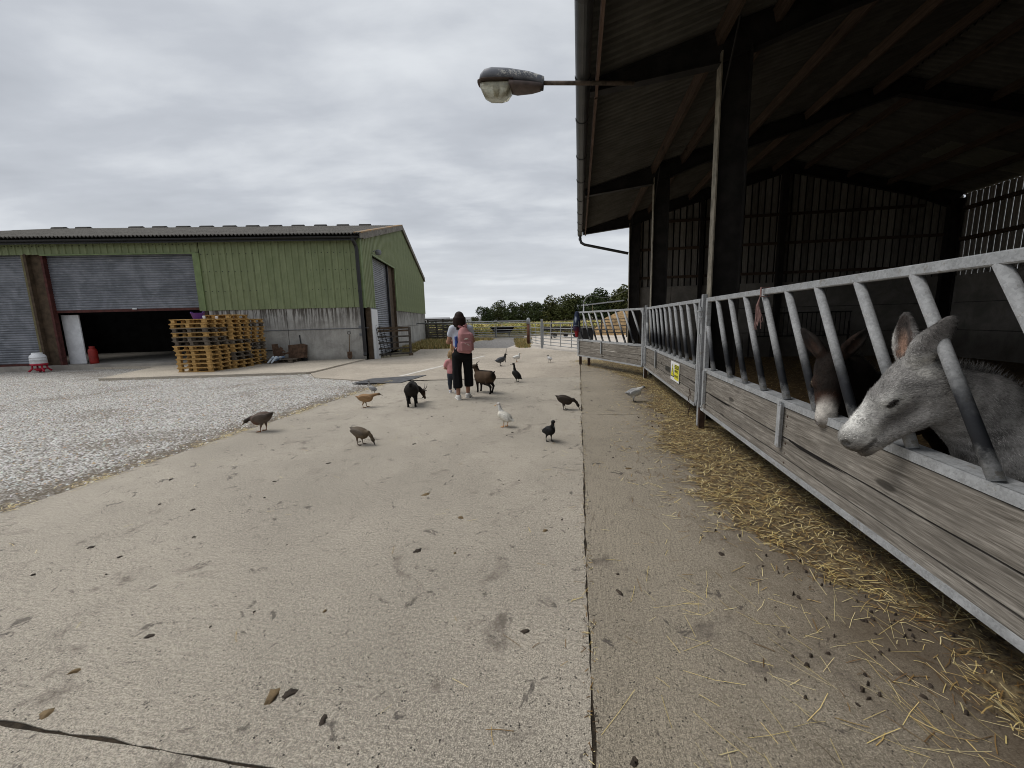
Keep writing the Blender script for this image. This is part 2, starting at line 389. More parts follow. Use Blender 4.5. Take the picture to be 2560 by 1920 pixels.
def stones(name, P, n, smin, smax, mat, z=-.035, dens=None, rng=None, pale=.5):
    rng = rng or np.random.RandomState(3); P = np.array(P)
    x = rng.uniform(P[:, 0].min(), P[:, 0].max(), n); y = rng.uniform(P[:, 1].min(), P[:, 1].max(), n)
    k = inpoly(P, x, y)
    if dens is not None: k &= rng.rand(n) < dens(x, y)
    x, y = x[k], y[k]; m = len(x)
    base = np.array([(1, 0, 0), (.3, .95, 0), (-.8, .6, 0), (-.8, -.55, 0), (.25, -1, 0), (.1, .05, .75)], np.float32)
    F0 = np.array([(0, 1, 5), (1, 2, 5), (2, 3, 5), (3, 4, 5), (4, 0, 5)])
    s = rng.uniform(smin, smax, m)*rng.uniform(.7, 1.3, m); a = rng.uniform(0, 2*pi, m)
    V = np.repeat(base[None], m, 0)*rng.uniform(.6, 1.35, (m, 6, 3)); V[:, :, 1] *= rng.uniform(.5, .9, m)[:, None]
    V *= s[:, None, None]; X = V[:, :, 0]*np.cos(a)[:, None]-V[:, :, 1]*np.sin(a)[:, None]; Y = V[:, :, 0]*np.sin(a)[:, None]+V[:, :, 1]*np.cos(a)[:, None]
    V[:, :, 0] = X+x[:, None]; V[:, :, 1] = Y+y[:, None]; V[:, :, 2] += z+rng.uniform(0, .5, m)[:, None]*s[:, None]
    F = F0[None]+6*np.arange(m)[:, None, None]
    tone = np.clip(rng.beta(2.2, 1.6, m), 0, 1)**1.0
    C = np.array([.27, .25, .22])[None]*(1-tone[:, None])+np.array([.80, .79, .76])[None]*tone[:, None]*.85
    C *= 1+rng.uniform(-.06, .06, (m, 3)); brown = rng.rand(m) < .12; C[brown] = C[brown]*np.array([.8, .62, .45])
    return npmesh(name, V.reshape(-1, 3), F.reshape(-1, 3), mat, colr=np.repeat(C, 6, 0), kind='stuff')
t = NT('stone'); t.col(t.attr()); t.set(.85); M_STONE = t.m
def lat_dep_y(x, y): return y
def gdens(x, y):
    x = x+.5*np.sin(y*2.1+np.sin(y*.7)*3)*.35
    d = np.sqrt(x**2+y**2); edge = np.clip((-5.0-x)/1.6, 0, 1)
    k = np.clip(7.5/np.maximum(d, 4), 0, 1)**1.1; return k*(.28+.72*edge)*(.75+.25*np.sin(x*1.3+np.sin(y*.9)*2)*np.sin(y*1.1))
GV = [(-20, 3.5), (-14, -.5), (-5.0, 1.2), (-5.0, 10.2), (-5.15, 10.36), A2, A3, w2l(-14, 13.2), w2l(-25, 17.5), (-27, 12)]
o = stones('gravel', GV, 300000, .008, .020, M_STONE, dens=gdens); o.rotation_euler = (0, 0, RL)
tag(o, 'pale crushed stone spread over the court left of the concrete', 'gravel')
# raised slab in front of the green shed
SA = [(-13.2, 12.95), (-6.72, 13.22), (-6.55, 13.4), (-6.35, 17.75), (-20.0, 18.75), (-20.3, 17.3), (-14.5, 16.6)]
poly_sheet('raised_slab', SA, -.12, .05, M_SLAB, .012, .2)

# track, verge, far yard
M_TRACK = simple('track_stone', (.20, .19, .18), .95, 0, .35, 9, .9, .03)
M_VERGE = simple('dry_verge', (.30, .24, .11), .95, 0, .4, 5, .8, .03)
poly_sheet('track', [(-2.9, 23.7), (.2, 23.0), (.9, 36), (-1.2, 36.5), (-3.3, 31)], -.13, -.03, M_TRACK, .06, .4)
poly_sheet('verge', [(-6.4, 24.0), (-5.3, 24.05), (-2.9, 23.72), (-3.3, 31), (-1.2, 36.5), (-9, 39), (-7.2, 36.2)], -.13, -.034, M_VERGE)
poly_sheet('verge', [(.2, 22.95), (1.35, 22.4), (1.7, 25.5), (3.2, 36), (.9, 36)], -.13, -.034, M_VERGE)

# straw: real stalks, thick under the feed fence and inside the barn, thin elsewhere
def stalks(name, n, region, dens, lo, hi, zf, cols, rng, flat=1.0, wid=(.0010, .0021)):
    x = rng.uniform(region[0], region[1], n); y = rng.uniform(region[2], region[3], n)
    k = rng.rand(n) < dens(x, y); x, y = x[k], y[k]; m = len(x)
    L = rng.uniform(lo, hi, m)*rng.uniform(.5, 1, m); a = rng.uniform(0, 2*pi, m); w = rng.uniform(wid[0], wid[1], m)*(.8+.35*np.sqrt(x*x+y*y)/3)
    dz = rng.normal(0, .10, m)*flat*L; z = zf(x, y, rng)
    dx, dy = np.cos(a)*L/2, np.sin(a)*L/2; nx, ny = -np.sin(a)*w, np.cos(a)*w; bend = rng.normal(0, .025, m)*L
    def P(s, t, up): return np.stack([x+dx*s+nx*t+bend*(s == 0)*ny/w*0, y+dy*s+ny*t, z+dz*s*.5+up], 1)
    mx, my = -np.sin(a)*bend, np.cos(a)*bend
    v = [P(-1, -1, 0), P(-1, 1, 0), P(0, 1, w)+np.stack([mx, my, mx*0], 1), P(0, -1, w)+np.stack([mx, my, mx*0], 1), P(1, 1, 0), P(1, -1, 0)]
    V = np.stack(v, 1); V[:, :, 2] = np.maximum(V[:, :, 2], .002)
    F = np.array([(0, 1, 2, 3), (3, 2, 4, 5)])[None]+6*np.arange(m)[:, None, None]
    ci = rng.randint(0, len(cols), m); C = np.array(cols)[ci]*rng.uniform(.65, 1.2, (m, 1))
    o = npmesh(name, V.reshape(-1, 3), F.reshape(-1, 4), M_STRAW, colr=np.repeat(C, 6, 0), kind='stuff')
    o.rotation_euler = (0, 0, RL); return o
t = NT('straw'); t.col(t.attr()); t.set(.6, 0, .35); t.b.inputs['Specular IOR Level'].default_value = .35; M_STRAW = t.m
SC = [(.62, .49, .20), (.70, .59, .32), (.42, .29, .11), (.22, .13, .045), (.15, .085, .035)]
ENY, ENX = [.9, 1.8, 2.2, 2.7, 3.5, 4.8, 5.4, 7.5, 9.5, 11.5, 12.5, 14.2, 15.2], [1.70, 1.5, 1.45, 1.16, .96, .86, .94, 1.18, 1.34, 1.02, .60, .0, -.2]
def straw_edge(y):
    return np.interp(y, ENY, ENX)+.07*np.sin(y*3.1+1)+.06*np.sin(y*7.7+2*np.sin(y*2.3))+.045*np.sin(y*17.3+1.5*np.sin(y*5))+.03*np.sin(y*41)
def band(x, y):
    edge = straw_edge(y)+.07*np.sin(x*23+y*11); s = (x-edge)/.34
    return np.clip(s, 0, 1)**1.2*.92+.004+.10*np.clip(1+s*.45, 0, 1)**2
def bed_z(x, y, rng): return .003+np.clip(band(x, y), 0, 1)*rng.uniform(.0, .035, len(x))
rng = np.random.RandomState(11)
o = stalks('loose_straw', 80000, (-.4, 2.0, 1.2, 15.3), band, .03, .15, bed_z, SC, rng); tag(o, 'golden loose straw strewn on the concrete below the feed fence', 'straw')
o = stalks('scattered_straw', 420, (-4.6, 1.2, .9, 9), lambda x, y: .25+.5*(x > .1), .03, .13, lambda x, y, r: x*0+.003, SC[:3]+[(.12, .09, .06)], rng, .2, (.0007, .0014)); tag(o, 'single straws scattered over the open concrete', 'straw')
# long straws in the lower right corner
o = stalks('long_straw', 260, (.15, 1.7, .95, 2.4), lambda x, y: np.clip((x-.2)*.9, .05, 1), .10, .30, lambda x, y, r: x*0+.004, SC[:2], rng, .15, (.0006, .0012)); tag(o, 'long pale stalks lying near the fence foot', 'straw')
# chaff mat and dirt that fills the space between stalks
t = NT('chaff'); v = t.coord('Object'); f1 = t.noise(v, 26, 6, .75, .5); f2 = t.noise(v, 3, 4, .6)
t.col(t.mix(t.mapr(f1, .38, .62), t.mix(f2, (.045, .032, .020), (.085, .060, .032)), (.22, .165, .085))); t.set(.95); t.bump(f1, 1, .02); M_CHAFF = t.m
cv = []; cf = []; ny_ = 420; nx_ = 16
for j in range(ny_+1):
    y = 1.0+14.2*j/ny_; e0 = float(straw_edge(y))+.17+random.uniform(-.05, .07)
    for i in range(nx_+1):
        u = i/nx_; x = e0+(2.04-e0)*u
        cv.append((x, y, .002+(.016*min(1, u*4)+random.uniform(-.006, .008)*min(1, u*5))*(1 if u > 0 else 0)))
for j in range(ny_):
    for i in range(nx_): a = j*(nx_+1)+i; cf.append((a, a+1, a+nx_+2, a+nx_+1))
o = npmesh('chaff_mat', cv, cf, M_CHAFF, smooth=True, kind='stuff'); o.rotation_euler = (0, 0, RL); tag(o, 'trodden chaff and mud along the foot of the feed fence', 'chaff')
# strip of straw and debris caught along the gravel edge and in the crack
def edge_d(x, y): return np.exp(-((x+5.02)/.10)**2)*(.5+.5*np.sin(y*3+np.sin(y*7)*2))
o = stalks('edge_straw', 9000, (-5.35, -4.75, 1.5, 10.5), edge_d, .03, .11, lambda x, y, r: r.uniform(0, .02, len(x)), SC[:3], rng); tag(o, 'dry straw caught along the edge between gravel and concrete', 'straw')
o = stalks('crack_straw', 1500, (.02, .085, .9, 13), lambda x, y: .35+.5*np.sin(y*4.3)**2, .01, .045, lambda x, y, r: x*0-.004, SC[1:]+[(.04, .03, .02)]*3, rng); tag(o, 'bits of straw and dirt lodged in the long concrete joint', 'straw')
# dung pats, pellets and damp clods: flattened lumps
def lumps(name, pts, mat, label):
    V = []; F = []; rg = random.Random(5)
    for (x, y, s, h) in pts:
        b = len(V); k = 9; sx, sy, a0 = rg.uniform(.6, 1.3), rg.uniform(.4, .8), rg.uniform(0, 3)
        for rr_, zz in ((1, -.002), (.72, h*.8), (.3, h)):
            for i in range(k):
                a = 2*pi*i/k; r = s*rr_*rg.uniform(.5, 1.35); px, py = r*cos(a)*sx, r*sin(a)*sy
                V.append((x+px*cos(a0)-py*sin(a0), y+px*sin(a0)+py*cos(a0), zz))
        for q in range(2):
            for i in range(k): F.append((b+q*k+i, b+q*k+(i+1) % k, b+(q+1)*k+(i+1) % k)); F.append((b+q*k+i, b+(q+1)*k+(i+1) % k, b+(q+1)*k+i))
        for i in range(1, k-1): F.append((b+2*k, b+2*k+i, b+2*k+i+1))
    o = npmesh(name, V, F, mat, smooth=True, kind='stuff'); o.rotation_euler = (0, 0, RL); tag(o, label, 'dirt'); return o
M_DUNG = simple('dung', (.048, .036, .027), .85, 0, .4, 30, .6, .006)
rg = random.Random(21); pts = []
for i in range(70):
    y0 = .9+abs(rg.gauss(0, 1))*4.2; x0 = rg.uniform(-4.7, 1.9); k0 = rg.choice([1, 1, 1, 2, 3, 6]); sp0 = rg.uniform(.03, .25)
    for q in range(k0):
        s = rg.choice([.003, .004, .006, .008, .012])*rg.uniform(.7, 1.3); pts.append((x0+rg.gauss(0, sp0), max(.8, y0+rg.gauss(0, sp0)), s, s*rg.uniform(.2, .8)))
for i in range(34):
    y = .95+abs(rg.gauss(0, 1))*3.5; x = rg.uniform(-4.5, 1.5); s = rg.uniform(.015, .034); pts.append((x, y, s, .006))
for i in range(330): y = rg.uniform(1.6, 7.5); pts.append((min(2, rg.gauss(1.48+.1*sin(y*3), .22)), y, rg.uniform(.005, .013), rg.uniform(.008, .022)))
lumps('dung', pts, M_DUNG, 'dark droppings and clods scattered over the concrete')
M_CLOD = simple('tan_clod', (.17, .12, .065), .9, 0, .3, 30, .5, .004)
lumps('mud_clods', [(rg.uniform(-3.5, 1.2), .95+abs(rg.gauss(0, 1))*2.2, rg.uniform(.014, .036), .009) for i in range(9)], M_CLOD, 'small brown dried clods on the near concrete')
# metal cover plate at the corner of the gravel
M_PLATE = simple('plate_steel', (.10, .10, .105), .6, .5, .3, 6, .3)
pm = MB().prism([(-4.23, 10.66), (-2.90, 10.52), (-2.52, 11.95), (-3.98, 11.5)], .003, .016)
o = pm.build('cover_plate', M_PLATE); tag(o, 'dark steel plate lying flat where the gravel meets the concrete', 'plate')
# pale filled trench across the far concrete
M_PALE = simple('pale_mortar', (.56, .53, .48), .9, 0, .15, 6, .2)
d_ = Vector((-2.3+3.3, 15.6-11.75)).normalized(); n_ = Vector((d_.y, -d_.x))*.085
a_, b_ = Vector((-3.3, 11.95)), Vector((-1.2, 18.2))
poly_sheet('mortar_strip', [tuple(a_-n_), tuple(a_+n_), tuple(b_+n_), tuple(b_-n_)], -.01, .004, M_PALE, .015, .2)
# ================================================================== GREEN SHED
M_GREEN = NT('green_sheet'); t = M_GREEN; v = t.coord('Object'); vs = t.coord('Object', (7, 7, .35)); r = t.rnd()
f = t.noise(v, 1.1, 6, .65); st = t.noise(vs, 1.6, 6, .7, .3); z_ = t.sep(v)[2]
c0 = t.mix(t.mapr(f, .3, .7), (.165, .198, .098), (.242, .280, .150)); c0 = t.mix(t.mapr(st, .5, .75, 0, .45), c0, (.085, .10, .06))
c0 = t.mix(t.mapr(t.noise(v, 40, 2, .5), .68, .74, 0, .5), c0, (.3, .32, .24)); c0 = t.mix(t.math('MULTIPLY', r, .22), c0, (.20, .225, .12))
t.col(c0); t.set(.62, 0, .35); M_GREEN = t.m
M_TRIM = simple('green_trim', (.17, .22, .10), .55, 0, .15, 4, .1)
t = NT('wall_panel'); v = t.coord('Object'); vs = t.coord('Object', (6.5, 6.5, .32)); z_ = t.sep(v)[2]
f = t.noise(v, 1.3, 7, .7, .5); st = t.noise(vs, 1.9, 5, .7, .2); fn = t.noise(v, 30, 4, .7)
c0 = t.mix(t.mapr(f, .3, .7), (.29, .28, .26), (.46, .45, .42))
hang = t.mapr(z_, 1.1, 2.25, 0, 1); k = t.math('MULTIPLY', t.mapr(st, .44, .56), t.math('ADD', t.math('MULTIPLY', hang, .85), .08), clamp=True)
c0 = t.mix(k, c0, (.062, .052, .042)); c0 = t.mix(t.mapr(fn, .3, .45, .3, 0), c0, (.12, .11, .10))
c0 = t.mix(t.mapr(z_, .0, .30, .5, 0), c0, (.14, .13, .11)); t.col(c0); t.set(.9, 0, .2); t.bump(fn, .4, .006); M_WALL = t.m
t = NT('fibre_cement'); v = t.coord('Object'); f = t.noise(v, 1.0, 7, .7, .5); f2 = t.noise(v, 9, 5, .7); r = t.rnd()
c0 = t.mix(t.mapr(f, .3, .7), (.14, .13, .118), (.25, .235, .21)); c0 = t.mix(t.mapr(f2, .5, .66, 0, .75), c0, (.05, .046, .04)); wv = t.math('SINE', t.math('MULTIPLY', t.sep(v)[0], 2*pi/.146)); wv = t.math('COSINE', t.math('MULTIPLY', t.sep(v)[0], 2*pi/.146)); c0 = t.mix(t.mapr(wv, -.9, .2, .8, 0), c0, (.045, .042, .038)); c0 = t.mix(t.mapr(t.noise(v, 3.4, 6, .8), .60, .70, 0, .55), c0, (.26, .17, .07))  # troughs darkened in the colour to stand in for shade in the corrugation
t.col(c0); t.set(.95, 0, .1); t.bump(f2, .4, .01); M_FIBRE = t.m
t = NT('shutter_steel'); v = t.coord('Object'); vs = t.coord('Object', (.6, 1, 9)); f = t.noise(v, 1.4, 6, .7, .5); f2 = t.noise(vs, 2.3, 5, .7)
c0 = t.mix(t.mapr(f, .35, .7), (.13, .14, .16), (.24, .25, .28)); c0 = t.mix(t.mapr(f2, .54, .70, 0, .7), c0, (.42, .43, .46))
t.col(c0); t.set(.45, .35, .4); M_SHUT = t.m
M_BROWN = simple('brown_steel', (.075, .052, .033), .8, 0, .35, 5, .3)
M_RUST = simple('oxide_red', (.075, .022, .018), .7, 0, .35, 6, .3)
M_BLACKP = simple('black_plastic', (.018, .018, .02), .45, 0, .2, 4, .05, spec=.4)
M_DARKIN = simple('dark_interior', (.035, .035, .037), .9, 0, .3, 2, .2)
M_WHITE = simple('white_paint', (.70, .71, .73), .6, 0, .10, 5, .2)
M_FLOOR = simple('shed_floor', (.30, .28, .25), .9, 0, .2, 2, .3)

shed = thing('green_shed', 'large green corrugated farm shed with grey concrete lower walls and half open roller shutter', 'shed', KS, RS)
FL = .17
def P_(mb, name, mat, label=None, parent=None, **k):
    o = mb.build(name, mat, parent or shed, **k)
    if label: o['label'] = label
    return o
# profiled green sheet: width 1.0, 4 raised ribs; template scaled by height
def sheet_mb(w, z0, z1, zs=None, rib=.032, n=4, y0=0):
    """sheet in x-z plane facing -y; zs: optional (zleft, zright) sloping top"""
    xs = []; p = w/n
    for i in range(n):
        b = i*p
        for u, d in ((0, 0), (.52, 0), (.60, rib), (.86, rib), (.94, 0)): xs.append((b+u*p, d))
    xs.append((w, 0)); m = MB(); top = (lambda x: z1 if zs is None else zs[0]+(zs[1]-zs[0])*x/w)
    V = []
    for x, d in xs: V += [(x, -d, z0), (x, -d, top(x))]
    F = [(2*i, 2*i+2, 2*i+3, 2*i+1) for i in range(len(xs)-1)]
    V2 = [(x, y+.012, z) for x, y, z in V]; k = len(V)
    F2 = [tuple(k+j for j in reversed(f)) for f in F]; n_ = len(xs)
    rim = [(2*i, k+2*i, k+2*i+2, 2*i+2) for i in range(n_-1)]+[(2*i+1, 2*i+3, k+2*i+3, k+2*i+1) for i in range(n_-1)]+[(0, 1, k+1, k), (2*n_-2, k+2*n_-2, k+2*n_-1, 2*n_-1)]
    return m.add(V+V2, F+F2+rim)
M_SCREW = simple('screw', (.05, .055, .045), .6, 0, .2)
# front: openings at s in [-12.45,-6.45] and [-20,-13.1]
fw0 = P_(sheet_mb(1.05, 2.27, 5.12), 'cladding_sheet', M_GREEN, recalc=False); fw0.location = (-1.07, 0, 0)
for i in range(1, 6): inst(fw0, shed, (-1.07-1.06*i, 0, 0))
hw0 = P_(sheet_mb(1.05, 4.62, 5.12), 'cladding_sheet', M_GREEN, recalc=False); hw0.location = (-7.45, 0, 0)
for i in range(1, 13): inst(hw0, shed, (-7.45-1.06*i, 0, 0))
sc = MB()
for zz in (3.05, 3.85, 4.55):
    for i in range(25): sc.box((-.22-.2535*i, -.012, zz), (.028, .02, .028))
for i in range(44): sc.box((-6.6-.2535*i, -.012, 4.95), (.026, .02, .026))
o = P_(sc, 'screw_heads', M_SCREW); o['kind'] = 'stuff'
# flashings
P_(MB().box((-6.49, -.03, 3.43), (.26, .07, 2.34)), 'edge_trim', M_TRIM)
P_(MB().box((-9.45, -.03, 4.60), (5.95, .05, .05)), 'edge_trim', M_TRIM)
P_(MB().box((.04, -.02, 3.70), (.20, .10, 2.92)).box((.12, .15, 3.70), (.05, .30, 2.92)), 'corner_trim', M_TRIM)
# concrete panels of the front
for (x0, x1) in ((-6.33, -3.2), (-3.18, -.02)):
    for (z0, z1) in ((-.1, 1.36), (1.375, 2.27)):
        P_(MB().box(((x0+x1)/2, .10, (z0+z1)/2), (x1-x0, .16, z1-z0)), 'wall_panel', M_WALL, bevel=.008)
P_(MB().box((-3.2, .19, 1.1), (6.3, .02, 2.3)), 'panel_backing', M_BLACKP)
P_(MB().box((-6.46, .12, 2.33), (.20, .2, 4.6)), 'door_post', M_BROWN)
# gable: sheets with sloping tops
SPAN, RIDGE, EAVE = 18.6, 7.52, 5.21
def top_at(g): return EAVE+(RIDGE-EAVE)*(1-abs(g-SPAN/2)/(SPAN/2))
R90 = radians(90)
DG0, DG1 = 1.45, 6.45
g_ = .16
while g_ < SPAN-.05:
    w = min(1.0, SPAN-g_); w = 4.65-4.65+w
    if g_ < DG0 < g_+w: w = DG0-g_
    elif g_ < DG1 < g_+w: w = DG1-g_
    elif g_ < SPAN/2 < g_+w: w = SPAN/2-g_
    z0 = 4.70 if DG0-.01 <= g_ < DG1-.01 else 2.27
    n = max(1, round(w*4))
    o = P_(sheet_mb(w-.004, z0, 0, (top_at(g_)-.06, top_at(g_+w)-.06), .032, n), 'cladding_sheet', M_GREEN, recalc=False)
    o.location = (.16, g_, 0); o.rotation_euler = (0, 0, R90); g_ += w
P_(MB().box((.17, DG0-.02, 3.48), (.08, .09, 2.45)), 'edge_trim', M_TRIM); P_(MB().box((.17, DG1+.02, 3.48), (.08, .09, 2.45)), 'edge_trim', M_TRIM)
P_(MB().box((.17, (DG0+DG1)/2, 4.69), (.08, DG1-DG0, .06)), 'edge_trim', M_TRIM)
for (a, b) in ((DG1+.05, 11.72), (11.76, SPAN)):
    for (z0, z1) in ((-.15, 1.34), (1.36, 2.27)):
        P_(MB().box((.06, (a+b)/2, (z0+z1)/2), (.15, b-a, z1-z0)), 'wall_panel', M_WALL, bevel=.008)
P_(MB().box((.10, 11.74, 1.08), (.13, .10, 2.36)), 'joint_post', simple('pale_concrete', (.38, .37, .35), .9, 0, .15))
P_(MB().box((.10, DG1+.02, 1.08), (.12, .07, 2.36)), 'joint_post', MATS['pale_concrete'])
t = NT('white_board'); v = t.coord('Object', (8, 8, .6)); f = t.noise(v, 2.2, 6, .75, .4)
t.col(t.mix(t.mapr(f, .55, .68, 0, .75), (.68, .69, .70), (.30, .33, .38))); t.set(.6); M_WB = t.m
P_(MB().box((.24, .88, 1.05), (.10, 1.02, 2.28)), 'white_board', M_WB, 'white painted panel beside the gable shutter', bevel=.006)
P_(MB().box((.16, .30, 1.08), (.20, .12, 2.35)), 'corner_post', M_BROWN)
# shutters: real rolled slats
def shutter(w, z0, z1, pitch, axis='x', d=.022):
    m = MB(); z = z1; V = []; pr = []
    while z > z0:
        for u, k in ((0, 0), (.12, .35), (.3, .9), (.5, 1), (.7, .9), (.88, .35)): pr.append((-d*k, z-u*pitch))
        z -= pitch
    pr.append((0, z0)); pr = [(y, zz) for y, zz in pr if zz >= z0]
    for y, zz in pr: V += [(0, y, zz), (w, y, zz)]
    return m.add(V, [(2*i, 2*i+2, 2*i+3, 2*i+1) for i in range(len(pr)-1)])
sh1 = thing('roller_shutter', None, None); sh1.parent = shed; sh1.name = 'roller_shutter'; sh1['label'] = 'grey steel roller shutter half raised over the dark opening'
def SH(x, w, z0, z1, par, y=.22):
    o = shutter(w, z0, z1, .098).build('slats', M_SHUT, par, recalc=False); o.location = (x, y, 0)
    MB().box((x+w/2, y, z0-.05), (w, .06, .10)).build('bottom_rail', M_RUST, par)
SH(-12.42, 5.82, 2.42, 4.75, sh1)
MB().box((-9.35, .17, 2.43), (.17, .015, .055)).build('label_plate', M_WHITE, sh1)
MB().box((-12.47, .14, 2.36), (.09, .2, 4.6)).build('guide', M_RUST, sh1); MB().box((-6.57, .23, 3.4), (.06, .12, 2.4)).build('guide', M_BLACKP, sh1)
sh2 = thing('roller_shutter', None, None); sh2.parent = shed; sh2['label'] = 'closed grey steel roller shutter left of the brown column'
SH(-20.0, 6.85, .26, 4.75, sh2)
MB().box((-13.15, .1, 2.35), (.12, .16, 4.55)).build('guide', simple('olive_steel', (.16, .14, .075), .8, 0, .2, 5), sh2)
P_(MB().box((-12.80, .22, 2.35), (.58, .14, 4.6)), 'column_face', M_BROWN); P_(MB().box((-13.03, .12, 2.35), (.10, .3, 4.6)), 'column_flange', M_BROWN)
sh3 = thing('roller_shutter', None, None); sh3.parent = shed; sh3['label'] = 'closed grey roller shutter in the gable wall'
o = shutter(DG1-DG0-1.25, .12, 4.72, .098).build('slats', M_SHUT, sh3, recalc=False); o.location = (-.06, DG0, 0); o.rotation_euler = (0, 0, R90)
MB().box((-.06, DG0+1.9, .06), (.06, 3.75, .12)).build('bottom_rail', M_SHUT, sh3)
P_(MB().box((-.02, DG1-.62, 2.35), (.08, 1.2, 4.7)), 'door_column', M_BROWN); P_(MB().box((.08, DG1-.06, 2.35), (.14, .07, 4.7)), 'door_column', M_BROWN)
P_(MB().box((.02, DG1-1.25, 2.35), (.10, .06, 4.7)), 'door_guide', M_BLACKP)
# interior: floor, back wall, sides so that the opening reads deep and dark
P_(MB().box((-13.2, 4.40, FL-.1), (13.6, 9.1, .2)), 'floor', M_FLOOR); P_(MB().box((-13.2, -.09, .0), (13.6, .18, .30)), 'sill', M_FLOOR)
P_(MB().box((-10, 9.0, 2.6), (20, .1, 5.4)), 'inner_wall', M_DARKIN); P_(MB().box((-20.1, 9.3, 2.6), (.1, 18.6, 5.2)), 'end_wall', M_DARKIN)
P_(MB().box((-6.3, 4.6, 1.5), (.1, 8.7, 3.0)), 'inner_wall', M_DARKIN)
P_(MB().box((-10, SPAN, 2.6), (20, .15, 5.2)), 'back_wall', M_GREEN)
P_(MB().box((-12.22, .50, 1.21), (.68, .05, 2.06)), 'inner_door', M_WHITE, 'white panel standing just inside the open shutter')
# roof: corrugated fibre cement sheets, several rows, each sheet its own piece
def corr_sheet(w, l, amp=.042, period=.146, th=.007):
    nx = int(round(w/period*6)); V = []; F = []
    for j in range(2):
        for i in range(nx+1): x = w*i/nx; V.append((x, l*j, amp*cos(2*pi*x/period)))
    F = [(i, i+1, nx+2+i, nx+1+i) for i in range(nx)]; k = len(V); V += [(x, y, z-th) for x, y, z in V]
    F += [tuple(k+q for q in reversed(f)) for f in F]
    F += [(i, k+i, k+i+1, i+1) for i in range(nx)]
    return MB().add(V, F)
sl_ = atan2(RIDGE-EAVE, SPAN/2); RL_ = (SPAN/2+.35)/cos(sl_); rows = 4; lrow = RL_/rows
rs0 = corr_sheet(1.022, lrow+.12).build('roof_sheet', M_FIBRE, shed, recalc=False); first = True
for j in range(rows):
    for i in range(20):
        o = rs0 if first else inst(rs0, shed); first = False
        y = -.44+lrow*cos(sl_)*j; z = EAVE+.01+lrow*sin(sl_)*j+j*.002; o.location = (.28-1.022*(i+1), y, z+.03*(j % 2)*.3); o.rotation_euler = (sl_, 0, 0)
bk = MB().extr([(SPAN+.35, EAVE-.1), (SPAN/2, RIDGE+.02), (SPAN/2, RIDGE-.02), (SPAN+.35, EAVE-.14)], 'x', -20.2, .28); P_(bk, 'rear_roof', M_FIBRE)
# verge (barge) boards of the gable in fibre cement
nb = 4; ang = sl_
for i in range(nb):
    a, b = SPAN/2*i/nb, SPAN/2*(i+1)/nb
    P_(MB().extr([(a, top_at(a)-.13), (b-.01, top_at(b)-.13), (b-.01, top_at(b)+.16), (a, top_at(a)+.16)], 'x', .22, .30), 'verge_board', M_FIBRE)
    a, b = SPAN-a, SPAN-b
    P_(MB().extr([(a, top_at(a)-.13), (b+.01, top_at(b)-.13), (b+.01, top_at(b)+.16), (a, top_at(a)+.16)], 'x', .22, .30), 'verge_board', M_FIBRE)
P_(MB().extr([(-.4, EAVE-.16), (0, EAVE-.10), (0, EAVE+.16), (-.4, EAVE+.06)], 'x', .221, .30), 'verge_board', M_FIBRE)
t = NT('lichen_cap'); v = t.coord('Object'); f = t.noise(v, 3, 7, .8); t.col(t.mix(t.mapr(f, .42, .55), (.20, .19, .17), (.30, .17, .06))); t.set(.95); t.bump(f, .5, .02); M_LICH = t.m
P_(MB().extr([(-.4, EAVE+.08), (SPAN/2, RIDGE+.19), (SPAN/2, RIDGE+.14), (-.4, EAVE+.03)], 'x', .0, .31), 'verge_cap', M_LICH)
rv0 = MB(); rv0.extr([(SPAN/2-.32, RIDGE-.02), (SPAN/2-.2, RIDGE+.20), (SPAN/2, RIDGE+.26), (SPAN/2+.2, RIDGE+.20), (SPAN/2+.32, RIDGE-.02)], 'x', -.34, .34); rv0 = P_(rv0, 'ridge_vent', simple('vent_dark', (.05, .048, .045), .9, 0, .3))
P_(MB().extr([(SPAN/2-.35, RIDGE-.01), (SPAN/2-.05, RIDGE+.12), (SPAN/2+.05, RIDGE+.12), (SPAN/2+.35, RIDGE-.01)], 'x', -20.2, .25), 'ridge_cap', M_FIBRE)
vx = [-2.0-1.36*i for i in range(11)]+[-18.6-1.36*i for i in range(2)]
rv0.location = (vx[0], 0, 0)
for x in vx[1:]: inst(rv0, shed, (x, 0, 0))
# gutter, brackets, downpipe
def gutter_mb(L, r=.075, n=8, th=.006):
    pr = [(-r*cos(pi*k/n), -r*sin(pi*k/n)) for k in range(n+1)]+[((r-th)*cos(pi*k/n), -(r-th)*sin(pi*k/n)) for k in range(n+1)]
    return MB().extr(pr, 'x', 0, L)
o = P_(gutter_mb(20.3), 'gutter', M_BLACKP); o.location = (-20.1, -.41, EAVE-.10)
P_(MB().box((-10, .02, EAVE-.02), (20.3, .08, .30)), 'eaves_plate', M_BLACKP); P_(MB().box((-10, -.18, EAVE-.10), (20.2, .30, .03)).box((-10, -.32, EAVE-.17), (20.2, .02, .14)), 'soffit', M_BLACKP)
P_(MB().tube([(-.05, -.40, EAVE-.08), (-.05, -.38, EAVE-.25), (-.02, -.16, EAVE-.42), (-.0, -.14, EAVE-.55), (.02, -.14, .35), (.02, -.2, .2)], .075, 10).tube([(.01, -.14, 2.9), (.01, -.14, 2.98)], .088, 10), 'downpipe', M_BLACKP)
